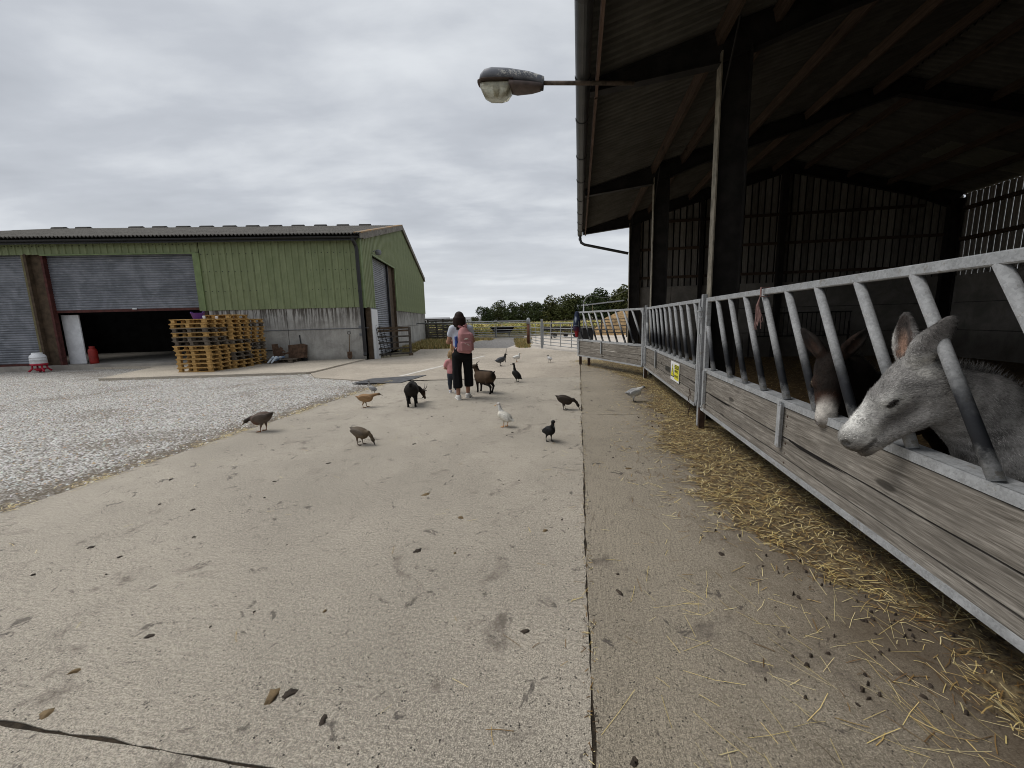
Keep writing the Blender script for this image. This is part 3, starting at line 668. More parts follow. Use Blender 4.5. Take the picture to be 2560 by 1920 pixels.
# pipes on the panels, wall light, cable and socket
P_(MB().tube([(-6.3, .005, 1.37), (.2, .005, 1.38)], .014, 6).box((-.14, 0, 1.42), (.14, .05, .12)).box((-.14, 0, 1.1), (.12, .04, .10)), 'conduit', simple('grey_plastic', (.16, .165, .18), .5, 0, .1))
P_(MB().tube([(.26, 1.5, 4.8), (.38, 1.5, 4.85), (.46, 1.56, 4.78)], .02, 6).lathe([(.02, 0), (.12, .03), (.15, .12), (.13, .22), (.03, .26)], (.46, 1.66, 4.66), 12), 'wall_light', MATS['grey_plastic'])
P_(MB().tube([(-2.72, -.01, 1.15), (-2.71, -.02, .95), (-2.68, -.04, .72), (-2.72, -.06, .55), (-2.90, -.08, .38), (-2.98, -.1, .25), (-2.95, -.12, .12)], .022, 6), 'cable', M_BLACKP)
bx = MB().box((-2.62, -.14, .42), (.36, .16, .42)).build('socket_box', simple('cream_plastic', (.62, .62, .54), .5, 0, .05), shed, bevel=.02)
P_(MB().box((-2.56, -.12, .13), (.22, .10, .20)).tube([(-2.6, -.1, .22), (-2.85, -.1, .1)], .03, 6), 'socket_stand', M_BLACKP)
P_(MB().box((-5.3, -.03, .52), (2.8, .04, .04)), 'base_pipe', M_BLACKP)
# ================================================================== OPEN BARN
M_STEEL = simple('dark_steel', (.020, .018, .017), .7, 0, .4, 4, .3, spec=.25)
M_STEELF = simple('flange_steel', (.24, .215, .17), .75, 0, .4, 6, .4)  # yard-facing flange paler than the web: the daylight on it is in the colour
M_TIMBER = woodmat('purlin_timber', (.045, .030, .022), (.085, .058, .042), (.13, .09, .065), 1)
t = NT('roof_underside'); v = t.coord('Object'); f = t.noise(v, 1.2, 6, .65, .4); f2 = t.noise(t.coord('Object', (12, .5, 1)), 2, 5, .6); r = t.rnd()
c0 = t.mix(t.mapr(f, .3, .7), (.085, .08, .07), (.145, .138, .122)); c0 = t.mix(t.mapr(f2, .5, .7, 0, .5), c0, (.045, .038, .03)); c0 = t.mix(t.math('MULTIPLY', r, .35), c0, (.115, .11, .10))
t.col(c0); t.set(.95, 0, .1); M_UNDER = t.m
M_YORK = woodmat('slatted_board', (.13, .12, .11), (.24, .225, .205), (.36, .34, .31), 2, 1, .9, .3, False)
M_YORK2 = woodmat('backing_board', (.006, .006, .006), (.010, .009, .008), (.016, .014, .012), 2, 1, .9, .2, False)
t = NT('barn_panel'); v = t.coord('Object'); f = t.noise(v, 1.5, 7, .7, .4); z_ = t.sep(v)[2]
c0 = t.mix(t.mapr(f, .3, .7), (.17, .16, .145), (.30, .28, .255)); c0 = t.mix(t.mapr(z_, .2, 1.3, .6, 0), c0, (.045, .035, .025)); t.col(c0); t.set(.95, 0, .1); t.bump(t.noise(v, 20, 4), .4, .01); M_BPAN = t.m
M_BED = simple('bedding', (.12, .075, .030), .95, 0, .55, 14, 1, .05)
M_GUT = simple('gutter_plastic', (.030, .032, .034), .45, 0, .35, 3, .1, spec=.4)
M_FASC = woodmat('fascia_timber', (.07, .045, .035), (.13, .085, .065), (.21, .15, .12), 1, 1)

barn = thing('open_barn', 'dark open-fronted steel livestock barn with corrugated roof overhanging the feed fence', 'barn', (0, 0, 0), RL)
ZE, SLP, RLAT, BLAT = 4.72, .27, 7.0, 12.2
def zr(lat): return ZE+SLP*(lat if lat < RLAT else 2*RLAT-lat)
def BP(mb, name, mat, **k): return mb.build(name, mat, barn, **k)
FR = [16.0, 11.15, 6.3, 1.45, -3.4, -8.25]
def ibeam(m, x0, x1, y, z0, z1, fw_=.18, th=.02):
    """column: web across the frame plane, flanges facing the yard and the barn"""
    m.box(((x0+x1)/2, y, (z0+z1)/2), (x1-x0-.04, .014, z1-z0)); return m
for i, d in enumerate(FR):
    c = ibeam(MB(), 1.82, 2.20, d, -.05, zr(2)-.2); c.box((2.19, d, 2.45), (.018, .18, 5.0)); BP(c, 'column_web', M_STEEL)
    BP(MB().box((1.83, d, (zr(1.8)-.3)/2), (.018, .18, zr(1.8)-.3)), 'column_flange', M_STEELF)
    c = MB().box((12.0, d, 2.5), (.36, .014, 5.1)).box((11.82, d, 2.5), (.018, .18, 5.1)).box((12.18, d, 2.5), (.018, .18, 5.1)); BP(c, 'rear_column', M_STEEL)
    # rafters: web plus flanges, tapering out over the eave; haunch at the column
    def raft(pts_top, pts_bot):
        m = MB(); poly = pts_top+pts_bot[::-1]; m.extr(poly, 'y', d-.008, d+.008)
        for (a, b) in list(zip(pts_bot[:-1], pts_bot[1:]))+list(zip(pts_top[:-1], pts_top[1:])):
            m.bar((a[0], d, a[1]), (b[0], d, b[1]), .15, .016)
        return m
    BP(raft([(.16, zr(.16)-.03), (2.0, zr(2.0)-.03), (RLAT, zr(RLAT)-.03)], [(.16, zr(.16)-.16), (1.84, zr(1.84)-.44), (2.9, zr(2.9)-.36), (RLAT, zr(RLAT)-.36)]), 'rafter', M_STEEL)
    BP(raft([(RLAT+.005, zr(RLAT)-.03), (12.2, zr(12.2)-.03)], [(RLAT+.005, zr(RLAT)-.36), (10.8, zr(10.8)-.36), (11.8, zr(11.8)-.5)]), 'rafter', M_STEEL)
    BP(MB().tube([(1.86, d-.05, zr(1.8)-.9), (1.87, d-.55, zr(1.8)-.2)], .012, 6), 'brace', M_STEEL)
PL = [1.80, 2.48, 3.85, 5.15, 6.5, 7.5, 8.8, 10.0, 11.2]
for d0, d1 in zip(FR[1:], FR[:-1]):
    Lb = d1-d0-.03
    for x in PL:
        BP(MB().box((x, 0, 0), (.075, Lb, .17), Matrix.Rotation(-atan2(SLP, 1)*(1 if x < RLAT else -1), 3, 'Y')), 'purlin', M_TIMBER).location = (0, (d0+d1)/2, zr(x)-.115)
    o = BP(MB().box((0, 0, 0), (.035, Lb-.02, .17)), 'fascia_board', M_FASC); o.location = (.24, (d0+d1)/2, ZE-.09)
# roof sheets, seen from underneath
asl = atan2(SLP, 1); LS = 2.45
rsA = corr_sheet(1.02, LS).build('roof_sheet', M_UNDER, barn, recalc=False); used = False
M_LITE = simple('rooflight_sheet', (.30, .30, .26), .8, 0, .2, 3, .1)
tl_ = NT('rooflight'); tr = tl_.n.new('ShaderNodeBsdfTranslucent'); tr.inputs[0].default_value = (.10, .10, .08, 1); ms = tl_.n.new('ShaderNodeMixShader'); ms.inputs[0].default_value = .22
tl_.col((.20, .195, .16)); tl_.l.new(tl_.b.outputs[0], ms.inputs[1]); tl_.l.new(tr.outputs[0], ms.inputs[2]); tl_.l.new(ms.outputs[0], tl_.n['Material Output'].inputs[0]); M_LITE = tl_.m
rsL = None
nrow = 25
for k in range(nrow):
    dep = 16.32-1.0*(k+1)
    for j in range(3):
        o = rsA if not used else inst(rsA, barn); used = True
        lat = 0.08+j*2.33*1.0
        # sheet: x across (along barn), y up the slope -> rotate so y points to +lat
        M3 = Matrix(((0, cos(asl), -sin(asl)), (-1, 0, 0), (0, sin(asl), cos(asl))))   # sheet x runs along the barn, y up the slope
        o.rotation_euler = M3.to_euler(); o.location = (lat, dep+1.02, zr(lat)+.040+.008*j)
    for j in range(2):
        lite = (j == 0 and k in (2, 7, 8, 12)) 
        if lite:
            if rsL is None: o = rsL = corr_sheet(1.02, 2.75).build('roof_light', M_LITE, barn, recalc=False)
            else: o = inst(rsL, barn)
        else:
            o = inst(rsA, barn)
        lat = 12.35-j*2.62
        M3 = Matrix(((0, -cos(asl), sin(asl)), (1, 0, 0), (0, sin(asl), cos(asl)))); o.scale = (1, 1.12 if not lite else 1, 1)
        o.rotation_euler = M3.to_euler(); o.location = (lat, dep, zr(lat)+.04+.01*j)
rt = MB()
rt.extr([(.0, ZE+.085), (RLAT, zr(RLAT)+.10), (12.45, zr(12.45)+.10), (12.45, zr(12.45)+.15), (RLAT, zr(RLAT)+.16), (.0, ZE+.13)], 'y', -8.8, 16.34)
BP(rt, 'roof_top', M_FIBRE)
# far gable: concrete panels and slatted boards over them; rails
for zz, (z0, z1) in enumerate(((-.1, .86), (.875, 1.74), (1.755, 2.62))):
    xs = [2.0, 3.35, 5.9, 8.5, 12.1] if zz % 2 == 0 else [2.0, 4.6, 7.2, 9.8, 12.1]
    for a, b in zip(xs[:-1], xs[1:]):
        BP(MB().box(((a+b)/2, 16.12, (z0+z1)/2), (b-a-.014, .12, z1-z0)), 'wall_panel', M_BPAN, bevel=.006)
BP(MB().box((7.0, 16.22, 1.25), (10.2, .03, 2.7)), 'panel_backing', M_BLACKP); BP(MB().box((12.33, 3.9, 1.25), (.03, 24.4, 2.7)), 'panel_backing', M_BLACKP)
x = 1.92; yb = MB()
while x < 12.1:
    h = zr(x+.08)-.06-2.62
    b = BP(MB().box((0, 0, h/2), (.160, .022, h)), 'slatted_board', M_YORK); b.location = (x+.08, 16.10, 2.62+random.uniform(-.03, 0)); x += .212
def gpoly(y0, y1): return MB().extr([(1.86, 2.6), (12.2, 2.6), (12.2, zr(12.2)-.05), (RLAT, zr(RLAT)-.05), (1.86, zr(1.86)-.05)], 'y', y0, y1)
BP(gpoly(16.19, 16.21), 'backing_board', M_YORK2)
for zz in (2.95, 3.95, 4.9):
    BP(MB().box((7.0, 16.06, zz), (10.2 if zz < 4.5 else 8.4, .05, .09)), 'wall_rail', M_TIMBER)
BP(MB().box((RLAT-.1, 15.98, 3.1), (.18, .2, 6.3)), 'wind_post', M_STEEL); BP(MB().box((4.3, 15.98, 2.8), (.10, .12, 5.7)), 'wind_post', M_STEEL)
# rear wall
for z0, z1 in ((-.1, .86), (.875, 1.74), (1.755, 2.62)):
    for a, b in zip(FR[1:], FR[:-1]):
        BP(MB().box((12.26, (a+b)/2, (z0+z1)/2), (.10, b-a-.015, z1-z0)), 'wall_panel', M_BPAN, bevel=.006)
y = -8.2; bo = None
while y < 15.95:
    if bo is None: bo = BP(MB().box((0, 0, 1.27), (.022, .166, 2.54)), 'slatted_board', M_YORK); b = bo
    else: b = inst(bo, barn)
    b.location = (12.25, y+.08, 2.62); b.rotation_euler = (0, 0, 0); y += .197
for zz in (2.85, 3.75, 4.7): BP(MB().box((12.17, 3.9, zz), (.07, 24, .12)), 'wall_rail', M_TIMBER)
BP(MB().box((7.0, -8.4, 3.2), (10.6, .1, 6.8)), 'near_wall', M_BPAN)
# floor with bedding
BP(MB().box((7.1, 3.9, -.06), (10.1, 24.4, .12)), 'barn_floor', M_BED)
def dens_in(x, y): return np.clip(1.25-(x-2)/9, .25, 1)
o = stalks('bedding_straw', 22000, (2.08, 9.5, 1.3, 15.5), dens_in, .05, .18, lambda x, y, r: r.uniform(0, .07, len(x))+.004, [(.33, .21, .06), (.40, .28, .10), (.22, .13, .045), (.13, .075, .03)], np.random.RandomState(4), 1.2)
tag(o, 'brownish straw bedding inside the dark barn', 'straw')
# gutter with collars, end outlet and swan neck pipe to the corner column
o = BP(gutter_mb(25.1, .095, 10), 'gutter', M_GUT, smooth=False); o.location = (.055, -8.75, ZE-.04); o.rotation_euler = (0, 0, R90)
for y in [15.4, 14.2, 12.9, 11.5, 10.0, 8.6, 7.1, 5.95, 4.5, 2.9, 1.2, -.8]:
    o = BP(gutter_mb(.07, .104, 10), 'gutter_collar', M_BLACKP); o.location = (.055, y, ZE-.04); o.rotation_euler = (0, 0, R90)
BP(MB().tube([(.055, 16.15, ZE-.1), (.06, 16.15, ZE-.26), (.10, 16.13, ZE-.38), (.22, 16.1, ZE-.46), (1.80, 16.05, 3.86)], .05, 10).tube([(.055, 16.15, ZE-.2), (.055, 16.15, ZE-.28)], .06, 10), 'swan_neck_pipe', M_GUT)
# hay rack far inside and grey conduit on the near column
hr = thing('hay_rack', 'dim metal hay rack with upright bars against the far barn wall', 'hay rack', LP(7.6, 15.8), RL)
m = MB().bar((-1.6, 0, 1.55), (1.6, 0, 1.55), .04, .04).bar((-1.6, 0, .75), (1.6, 0, .75), .04, .04); m.build('rail', M_STEEL, hr)
b0 = MB().box((0, 0, 1.15), (.02, .02, .8)).build('bar', M_STEEL, hr); b0.location = (-1.55, 0, 0)
for i in range(1, 22): inst(b0, hr, (-1.55+i*.148, 0, 0))
MB().box((-1.58, .05, .6), (.04, .04, 1.25)).box((1.58, .05, .6), (.04, .04, 1.25)).build('leg', M_STEEL, hr)

# ------------------------------------------------------------------ street lamp fixed to the barn
t = NT('lamp_shell'); v = t.coord('Object'); f = t.noise(v, 22, 6, .75, .8); f2 = t.noise(v, 6, 4, .6); z_ = t.sep(v)[2]; x_ = t.sep(v)[0]
lk = t.math('MULTIPLY', t.mapr(f, .50, .56), t.math('MULTIPLY', t.mapr(z_, .00, .03), t.mapr(z_, .07, .10, 1, 0))); lk = t.math('MULTIPLY', lk, t.mapr(x_, -.62, -.52))
c0 = t.mix(t.mapr(f2, .3, .7), (.12, .13, .155), (.20, .21, .24)); c0 = t.mix(lk, c0, (.55, .54, .50)); t.col(c0); t.set(.6); t.bump(f, .3, .004); M_SHELL = t.m
M_UNDERL = simple('lamp_underside', (.10, .075, .068), .6, 0, .25, 9, .2)
t = NT('lamp_bowl'); v = t.coord('Object'); z_ = t.sep(v)[2]; f = t.noise(v, 20, 4, .7)
t.col(t.mix(t.mapr(f, .4, .65), (.62, .60, .48), (.45, .43, .33))); t.b.inputs['Roughness'].default_value = .25; t.b.inputs['Transmission Weight'].default_value = .55; t.b.inputs['IOR'].default_value = 1.3; M_BOWL = t.m
lamp = thing('street_lamp', 'old grey lantern streaked with lichen on a rusty arm out from the barn eave', 'street lamp', LP(0, 5.9, 4.56), RL)
lh = bpy.data.objects.new('lamp_head', None); col.objects.link(lh); lh.parent = lamp; lh.location = (-.47, 0, .055); lh.rotation_euler = (0, radians(6), 0)
def loft(secs, n=20):
    """secs: (x, halfwidth, ztop, zbot)"""
    m = MB(); V = []
    for x, w, zt, zb in secs:
        for k in range(n):
            a = 2*pi*k/n; ca, sa = cos(a), sin(a); e = .7
            px = w*math.copysign(abs(ca)**e, ca); pz = math.copysign(abs(sa)**e, sa); z = (zt+zb)/2+pz*(zt-zb)/2; V.append((x, px, z))
    F = [(i*n+k, i*n+(k+1) % n, (i+1)*n+(k+1) % n, (i+1)*n+k) for i in range(len(secs)-1) for k in range(n)]
    F.append(tuple(range(n))); F.append(tuple(reversed(range((len(secs)-1)*n, len(secs)*n)))); return m.add(V, F)
loft([(.02, .055, .065, -.045), (-.03, .075, .078, -.03), (-.18, .12, .105, -.02), (-.45, .15, .135, -.015), (-.66, .155, .145, -.015), (-.76, .14, .125, -.012), (-.815, .11, .075, -.01), (-.835, .07, .03, -.01)]).build('lamp_canopy', M_SHELL, lh, smooth=True)
loft([(.015, .05, -.02, -.075), (-.03, .075, -.015, -.09), (-.14, .11, -.012, -.105), (-.34, .145, -.014, -.11), (-.42, .15, -.014, -.09)]).build('lamp_underside', M_UNDERL, lh, smooth=True)
loft([(-.37, .152, -.001, -.022), (-.60, .165, -.001, -.022), (-.78, .155, -.001, -.022), (-.85, .10, -.001, -.03), (-.86, .06, -.001, -.03)]).build('lamp_rim', M_UNDERL, lh, smooth=True)
loft([(-.40, .08, -.018, -.06), (-.41, .12, -.018, -.12), (-.46, .14, -.018, -.19), (-.54, .145, -.018, -.215), (-.68, .14, -.018, -.215), (-.76, .12, -.018, -.18), (-.81, .09, -.018, -.10), (-.825, .05, -.018, -.05)], 24).build('lamp_bowl', M_BOWL, lh, smooth=True)
MB().lathe([(.03, -.05), (.045, .0), (.03, .06)], (-.6, 0, -.08), 12).build('bulb', simple('bulb_glass', (.5, .48, .36), .3, 0, .05), lh, smooth=True)
MB().box((.0, 0, -.07), (.05, .03, .05)).build('clasp', M_BLACKP, lh, bevel=.008)
t = simple('rusty_arm', (.085, .065, .05), .8, 0, .5, 12, .4)
MB().tube([(-.50, 0, .055), (0, 0, .0), (.7, 0, -.075)], .026, 10).build('arm', t, lamp, smooth=True)

# ================================================================== FEED FENCE
M_RUST2 = simple('rusty_steel', (.050, .028, .018), .85, 0, .45, 9, .4)
M_GALV = galv('galvanised', (.36, .37, .38)); M_GALVB = galv('galvanised_bar', (.33, .335, .34), (1.08, 1.42, .35))
M_PLANK = woodmat('fence_plank', (.085, .075, .062), (.225, .203, .176), (.40, .372, .33), 1, 1.2, .85, .18)
def feed_panel(label, near, far, boards=(.315, .398, .410, .558, .571, .80), sup=(.52,), zb=.31):
    near, far = Vector(near), Vector(far); d = far-near; L = d.length; rz = atan2(-d.x, d.y)
    p = thing('feed_barrier', label, 'feed barrier', LP(near.x, near.y), RL+rz, 'feed barriers in a row along the barn')
    MB().box((0, L/2, 1.742), (.05, L, .054)).build('top_rail', M_GALV, p, bevel=.006)
    MB().box((0, .03, 1.02), (.055, .06, 1.44)).build('end_post', M_GALV, p, bevel=.005); MB().box((0, L-.03, 1.02), (.055, .06, 1.44)).build('end_post', M_GALV, p, bevel=.005)
    MB().box((.03, L/2, .855), (.11, L-.12, .012)).box((-.028, L/2, .835), (.012, L-.12, .052)).build('mid_rail', M_GALV, p)
    MB().box((-.008, L/2, .297), (.062, L-.02, .012)).box((-.037, L/2, .312), (.008, L-.02, .042)).build('bottom_rail', M_GALV, p)
    b0 = None; y = L-.38; j = 0
    for j in range(12):
        yt, yb = y-.4225*j, y-.4225*j-.54
        if yt < .1: break
        if yb < .06:
            k = (yt-.06)/.54; MB().tube([(0, yt, 1.72), (0, .06, 1.72-k*.86)], .0275, 12).build('bar', M_GALVB, p, smooth=True); continue
        if b0 is None: b0 = MB().tube([(0, 0, 1.72), (.0, -.30, 1.24), (0, -.54, .86)], .0275, 12).build('bar', M_GALVB, p, smooth=True); o = b0
        else: o = inst(b0, p)
        o.location = (0, yt, 0)
    MB().tube([(0, L-.06, 1.40), (0, L-.22, 1.10), (0, L-.35, .86)], .0275, 12).build('bar', M_GALVB, p, smooth=True)
    for k in range(0, len(boards), 2):
        z0, z1 = boards[k], boards[k+1]
        mb = MB(); n = 14; V = []; rg = random.Random(k+int(L*100)); 
        for i in range(n+1):
            yy = .06+(L-.12)*i/n; a, b = rg.uniform(-.003, .003), rg.uniform(-.004, .003)
            V += [(-.030, yy, z0+a), (-.024, yy, z1+b), (.008, yy, z1+b), (.008, yy, z0+a)]
        F = [(4*i+q, 4*i+4+q, 4*i+4+(q+1) % 4, 4*i+(q+1) % 4) for i in range(n) for q in range(4)]+[(0, 1, 2, 3), (4*n+3, 4*n+2, 4*n+1, 4*n)]
        o = mb.add(V, F).build('plank', M_PLANK, p)
    for u in sup:
        y = L*u; MB().box((-.047, y, .655), (.028, .022, .37)).box((-.062, y, .655), (.008, .055, .35)).tube([(-.06, y, .85), (-.06, y, .82)], .016, 8).build('bracket', M_GALV, p)
    MB().box((-.05, L-.16, .62), (.04, .05, .44)).tube([(-.06, L-.16, .40), (-.08, L-.16, .36), (-.06, L-.13, .34)], .010, 6).build('bracket', M_GALV, p, bevel=.004)
    sb_ = None
    for u in (.03, .5, .97):
        for z in (.36, .44, .52, .66, .74):
            if sb_ is None: sb_ = MB().lathe([(.009, 0), (.009, .004), (.005, .007)], (0, 0, 0), 8).build('bolt', M_RUST2, p); o = sb_
            else: o = inst(sb_, p)
            o.location = (-.024, .08+(L-.16)*u+.03, z); o.rotation_euler = (0, -R90, 0)
    return p
p3 = feed_panel('near galvanised feed barrier with a split plank, donkeys leaning through it', (1.655, 1.12), (1.655, 5.72))
p2 = feed_panel('middle galvanised feed barrier carrying the yellow caution sign', (1.64, 5.94), (1.64, 10.44), (.315, .484, .496, .610, .622, .80), (.66,))
p1 = feed_panel('far galvanised feed barrier swung open across the yard like a gate', (1.60, 10.62), (-.02, 14.15), (.315, .456, .468, .58, .592, .80), (.55,))
p4 = feed_panel('feed barrier beside the camera, mostly out of frame', (1.64, -3.6), (1.64, 1.0))
# the split in the near panel's planks: a dark torn wedge with a splinter
M_SPLIT = simple('torn_wood', (.010, .008, .007), .95, 0, .3)
MB().add([(-.0315, 2.28, .575), (-.0315, 1.55, .560), (-.0315, 1.85, .545), (-.0315, 2.1, .545), (-.0315, 2.27, .560)], [(0, 1, 2, 3, 4)]).build('split', M_SPLIT, p3, recalc=False)
MB().add([(-.0315, 4.4, .572), (-.0315, 3.6, .566), (-.0315, 3.55, .556), (-.0315, 3.7, .550), (-.0315, 4.2, .560)], [(0, 1, 2, 3, 4)]).build('split', M_SPLIT, p3, recalc=False)
# junction posts and latches
def post(name, label, lat, dep, h=1.80, z0=0.02):
    p = thing(name, label, 'post', LP(lat, dep), RL)
    MB().box((0, 0, .93), (.06, .06, 1.78)).build('shaft', M_GALV, p, bevel=.005)
    MB().tube([(-.03, -.03, 1.60), (-.06, -.03, 1.60), (-.06, .07, 1.60), (-.03, .07, 1.60)], .012, 8).tube([(-.03, -.06, 1.52), (-.03, .10, 1.52)], .014, 8).tube([(-.045, -.02, 1.66), (-.045, -.02, 1.45)], .010, 8).build('latch', M_GALV, p)
    MB().tube([(-.04, 0, .5), (-.04, .0, .40)], .014, 8).tube([(-.035, 0, 1.3), (-.035, 0, .42)], .013, 8).build('drop_bolt', M_GALV, p)
    MB().box((.01, -.05, .15), (.07, .09, .31)).build('foot', M_RUST2, p); return p
M_RUST2 = simple('rusty_steel', (.050, .028, .018), .85, 0, .45, 9, .4)
post('hinge_post', 'galvanised hinge post between the near and middle feed barriers', 1.64, 5.83)
post('hinge_post', 'galvanised hinge post between the middle barrier and the swung open one', 1.63, 10.53)
for (a, b), lab in ((((.06, 14.0), (.0, 0)), 'rusty stub foot under the free end of the open barrier'), (((.33, 13.55), (0, 0)), 'rusty stub foot just inside the free end of the open barrier')):
    o = MB().box((0, 0, .15), (.09, .09, .30)).build('stub_foot', M_RUST2); o.location = LP(*a); o.rotation_euler = (0, 0, RL); tag(o, lab, 'post foot')
# caution sign
sg = thing('caution_sign', 'white and yellow CAUTION sign with warning triangle on the middle barrier', 'sign', LP(1.60, 7.17, .62), RL)
SR = Matrix(((0, 0, -1), (-1, 0, 0), (0, 1, 0))).to_4x4()       # sign plane: right = -dep, up = z, facing -lat
def flat(name, pts, x, mat, label=None):
    m = MB(); n = len(pts); V = [(x, -a, b) for a, b in pts]+[(x+.002, -a, b) for a, b in pts]
    m.add(V, [tuple(range(n)), tuple(reversed(range(n, 2*n)))]+[(i, (i+1) % n, n+(i+1) % n, n+i) for i in range(n)]); return m.build(name, mat, sg)
M_SW = simple('sign_white', (.80, .80, .80), .4, 0, .03, 5, 0); M_SY = simple('sign_yellow', (.72, .68, .02), .4, 0, .04, 5, 0); M_SB = simple('sign_black', (.02, .02, .018), .5, 0, .05)
MB().box((0, 0, 0), (.006, .60, .32)).build('board', M_SW, sg)
flat('triangle', [(-.285, -.10), (-.035, -.10), (-.16, .125)], -.0055, M_SB); flat('triangle_fill', [(-.255, -.084), (-.065, -.084), (-.16, .09)], -.0078, M_SY)
flat('mark', [(-.172, .045), (-.148, .045), (-.153, -.03), (-.167, -.03)], -.0100, M_SB); flat('mark', [(-.17, -.045), (-.15, -.045), (-.15, -.066), (-.17, -.066)], -.0100, M_SB)
flat('panel', [(-.02, -.125), (.285, -.125), (.285, .125), (-.02, .125)], -.0055, M_SY); flat('heading', [(-.01, .055), (.275, .055), (.275, .118), (-.01, .118)], -.0078, M_SB)
def text(s, x, z, size, mat):
    c = bpy.data.curves.new('lettering', 'FONT'); c.body = s; c.size = size; c.align_x = 'CENTER'; c.align_y = 'CENTER'; c.extrude = .0006; 
    o = bpy.data.objects.new('lettering', c); col.objects.link(o); bpy.context.view_layer.update()
    me = bpy.data.meshes.new_from_object(o); bpy.data.objects.remove(o); me.materials.clear(); me.materials.append(mat)
    o = bpy.data.objects.new('lettering', me); col.objects.link(o); o.parent = sg; o.matrix_local = Matrix.Translation((-.0105, -x, z)) @ SR; return o
text('CAUTION', .132, .086, .062, M_SY); text('ANIMALS', .132, .018, .060, M_SB); text('MAY BITE', .132, -.068, .060, M_SB)
sb = MB().box((-.033, 0, 0), (.004, 0.50, .085)).build('dark_strip', M_SB); sb.location = LP(1.64, 7.72, .60); sb.rotation_euler = (0, 0, RL); tag(sb, 'black strip screwed to the planks left of the caution sign', 'strip')
# chain and baler twine
ch = thing('chain', 'rusty chain dangling from the middle feed barrier', 'chain', LP(1.56, 6.06, .0), RL)
l0 = None
for i in range(12):
    m = MB(); k = 8; pts = [Vector((.0, .011*cos(2*pi*q/k), .020*sin(2*pi*q/k))) for q in range(k+1)]
    m.tube(pts, .0035, 5, cap=False); o = m.build('link', M_RUST2, ch); o.location = (0.01*sin(i), .004*sin(i*2), .50-.033*i); o.rotation_euler = (0, 0, R90*(i % 2))
M_TWINE = simple('faded_twine', (.28, .17, .155), .9, 0, .2, 30, .3)
tw = MB(); rg = random.Random(3)
for i in range(3): tw.tube([(-.035, .01*i, 1.70), (-.035, .01*i+.004, 1.78), (.03, .01*i, 1.78), (.03, .01*i, 1.70), (-.035, .01*i, 1.70)], .004, 5)
for i in range(16):
    a = rg.uniform(-.04, .04); b = rg.uniform(-.05, .05); tw.tube([(-.04, .01, 1.70), (-.06+a*.3, .01+b*.4, 1.62), (-.05+a*.5, .01+b, 1.55-rg.uniform(0, .06)), (-.05+a, .01+b*1.2, 1.50-rg.uniform(0, .10))], .0028, 4)
o = tw.build('twine', M_TWINE); o.location = LP(1.64, 4.02); o.rotation_euler = (0, 0, RL); tag(o, 'faded pink baler twine knotted round the top rail', 'twine')
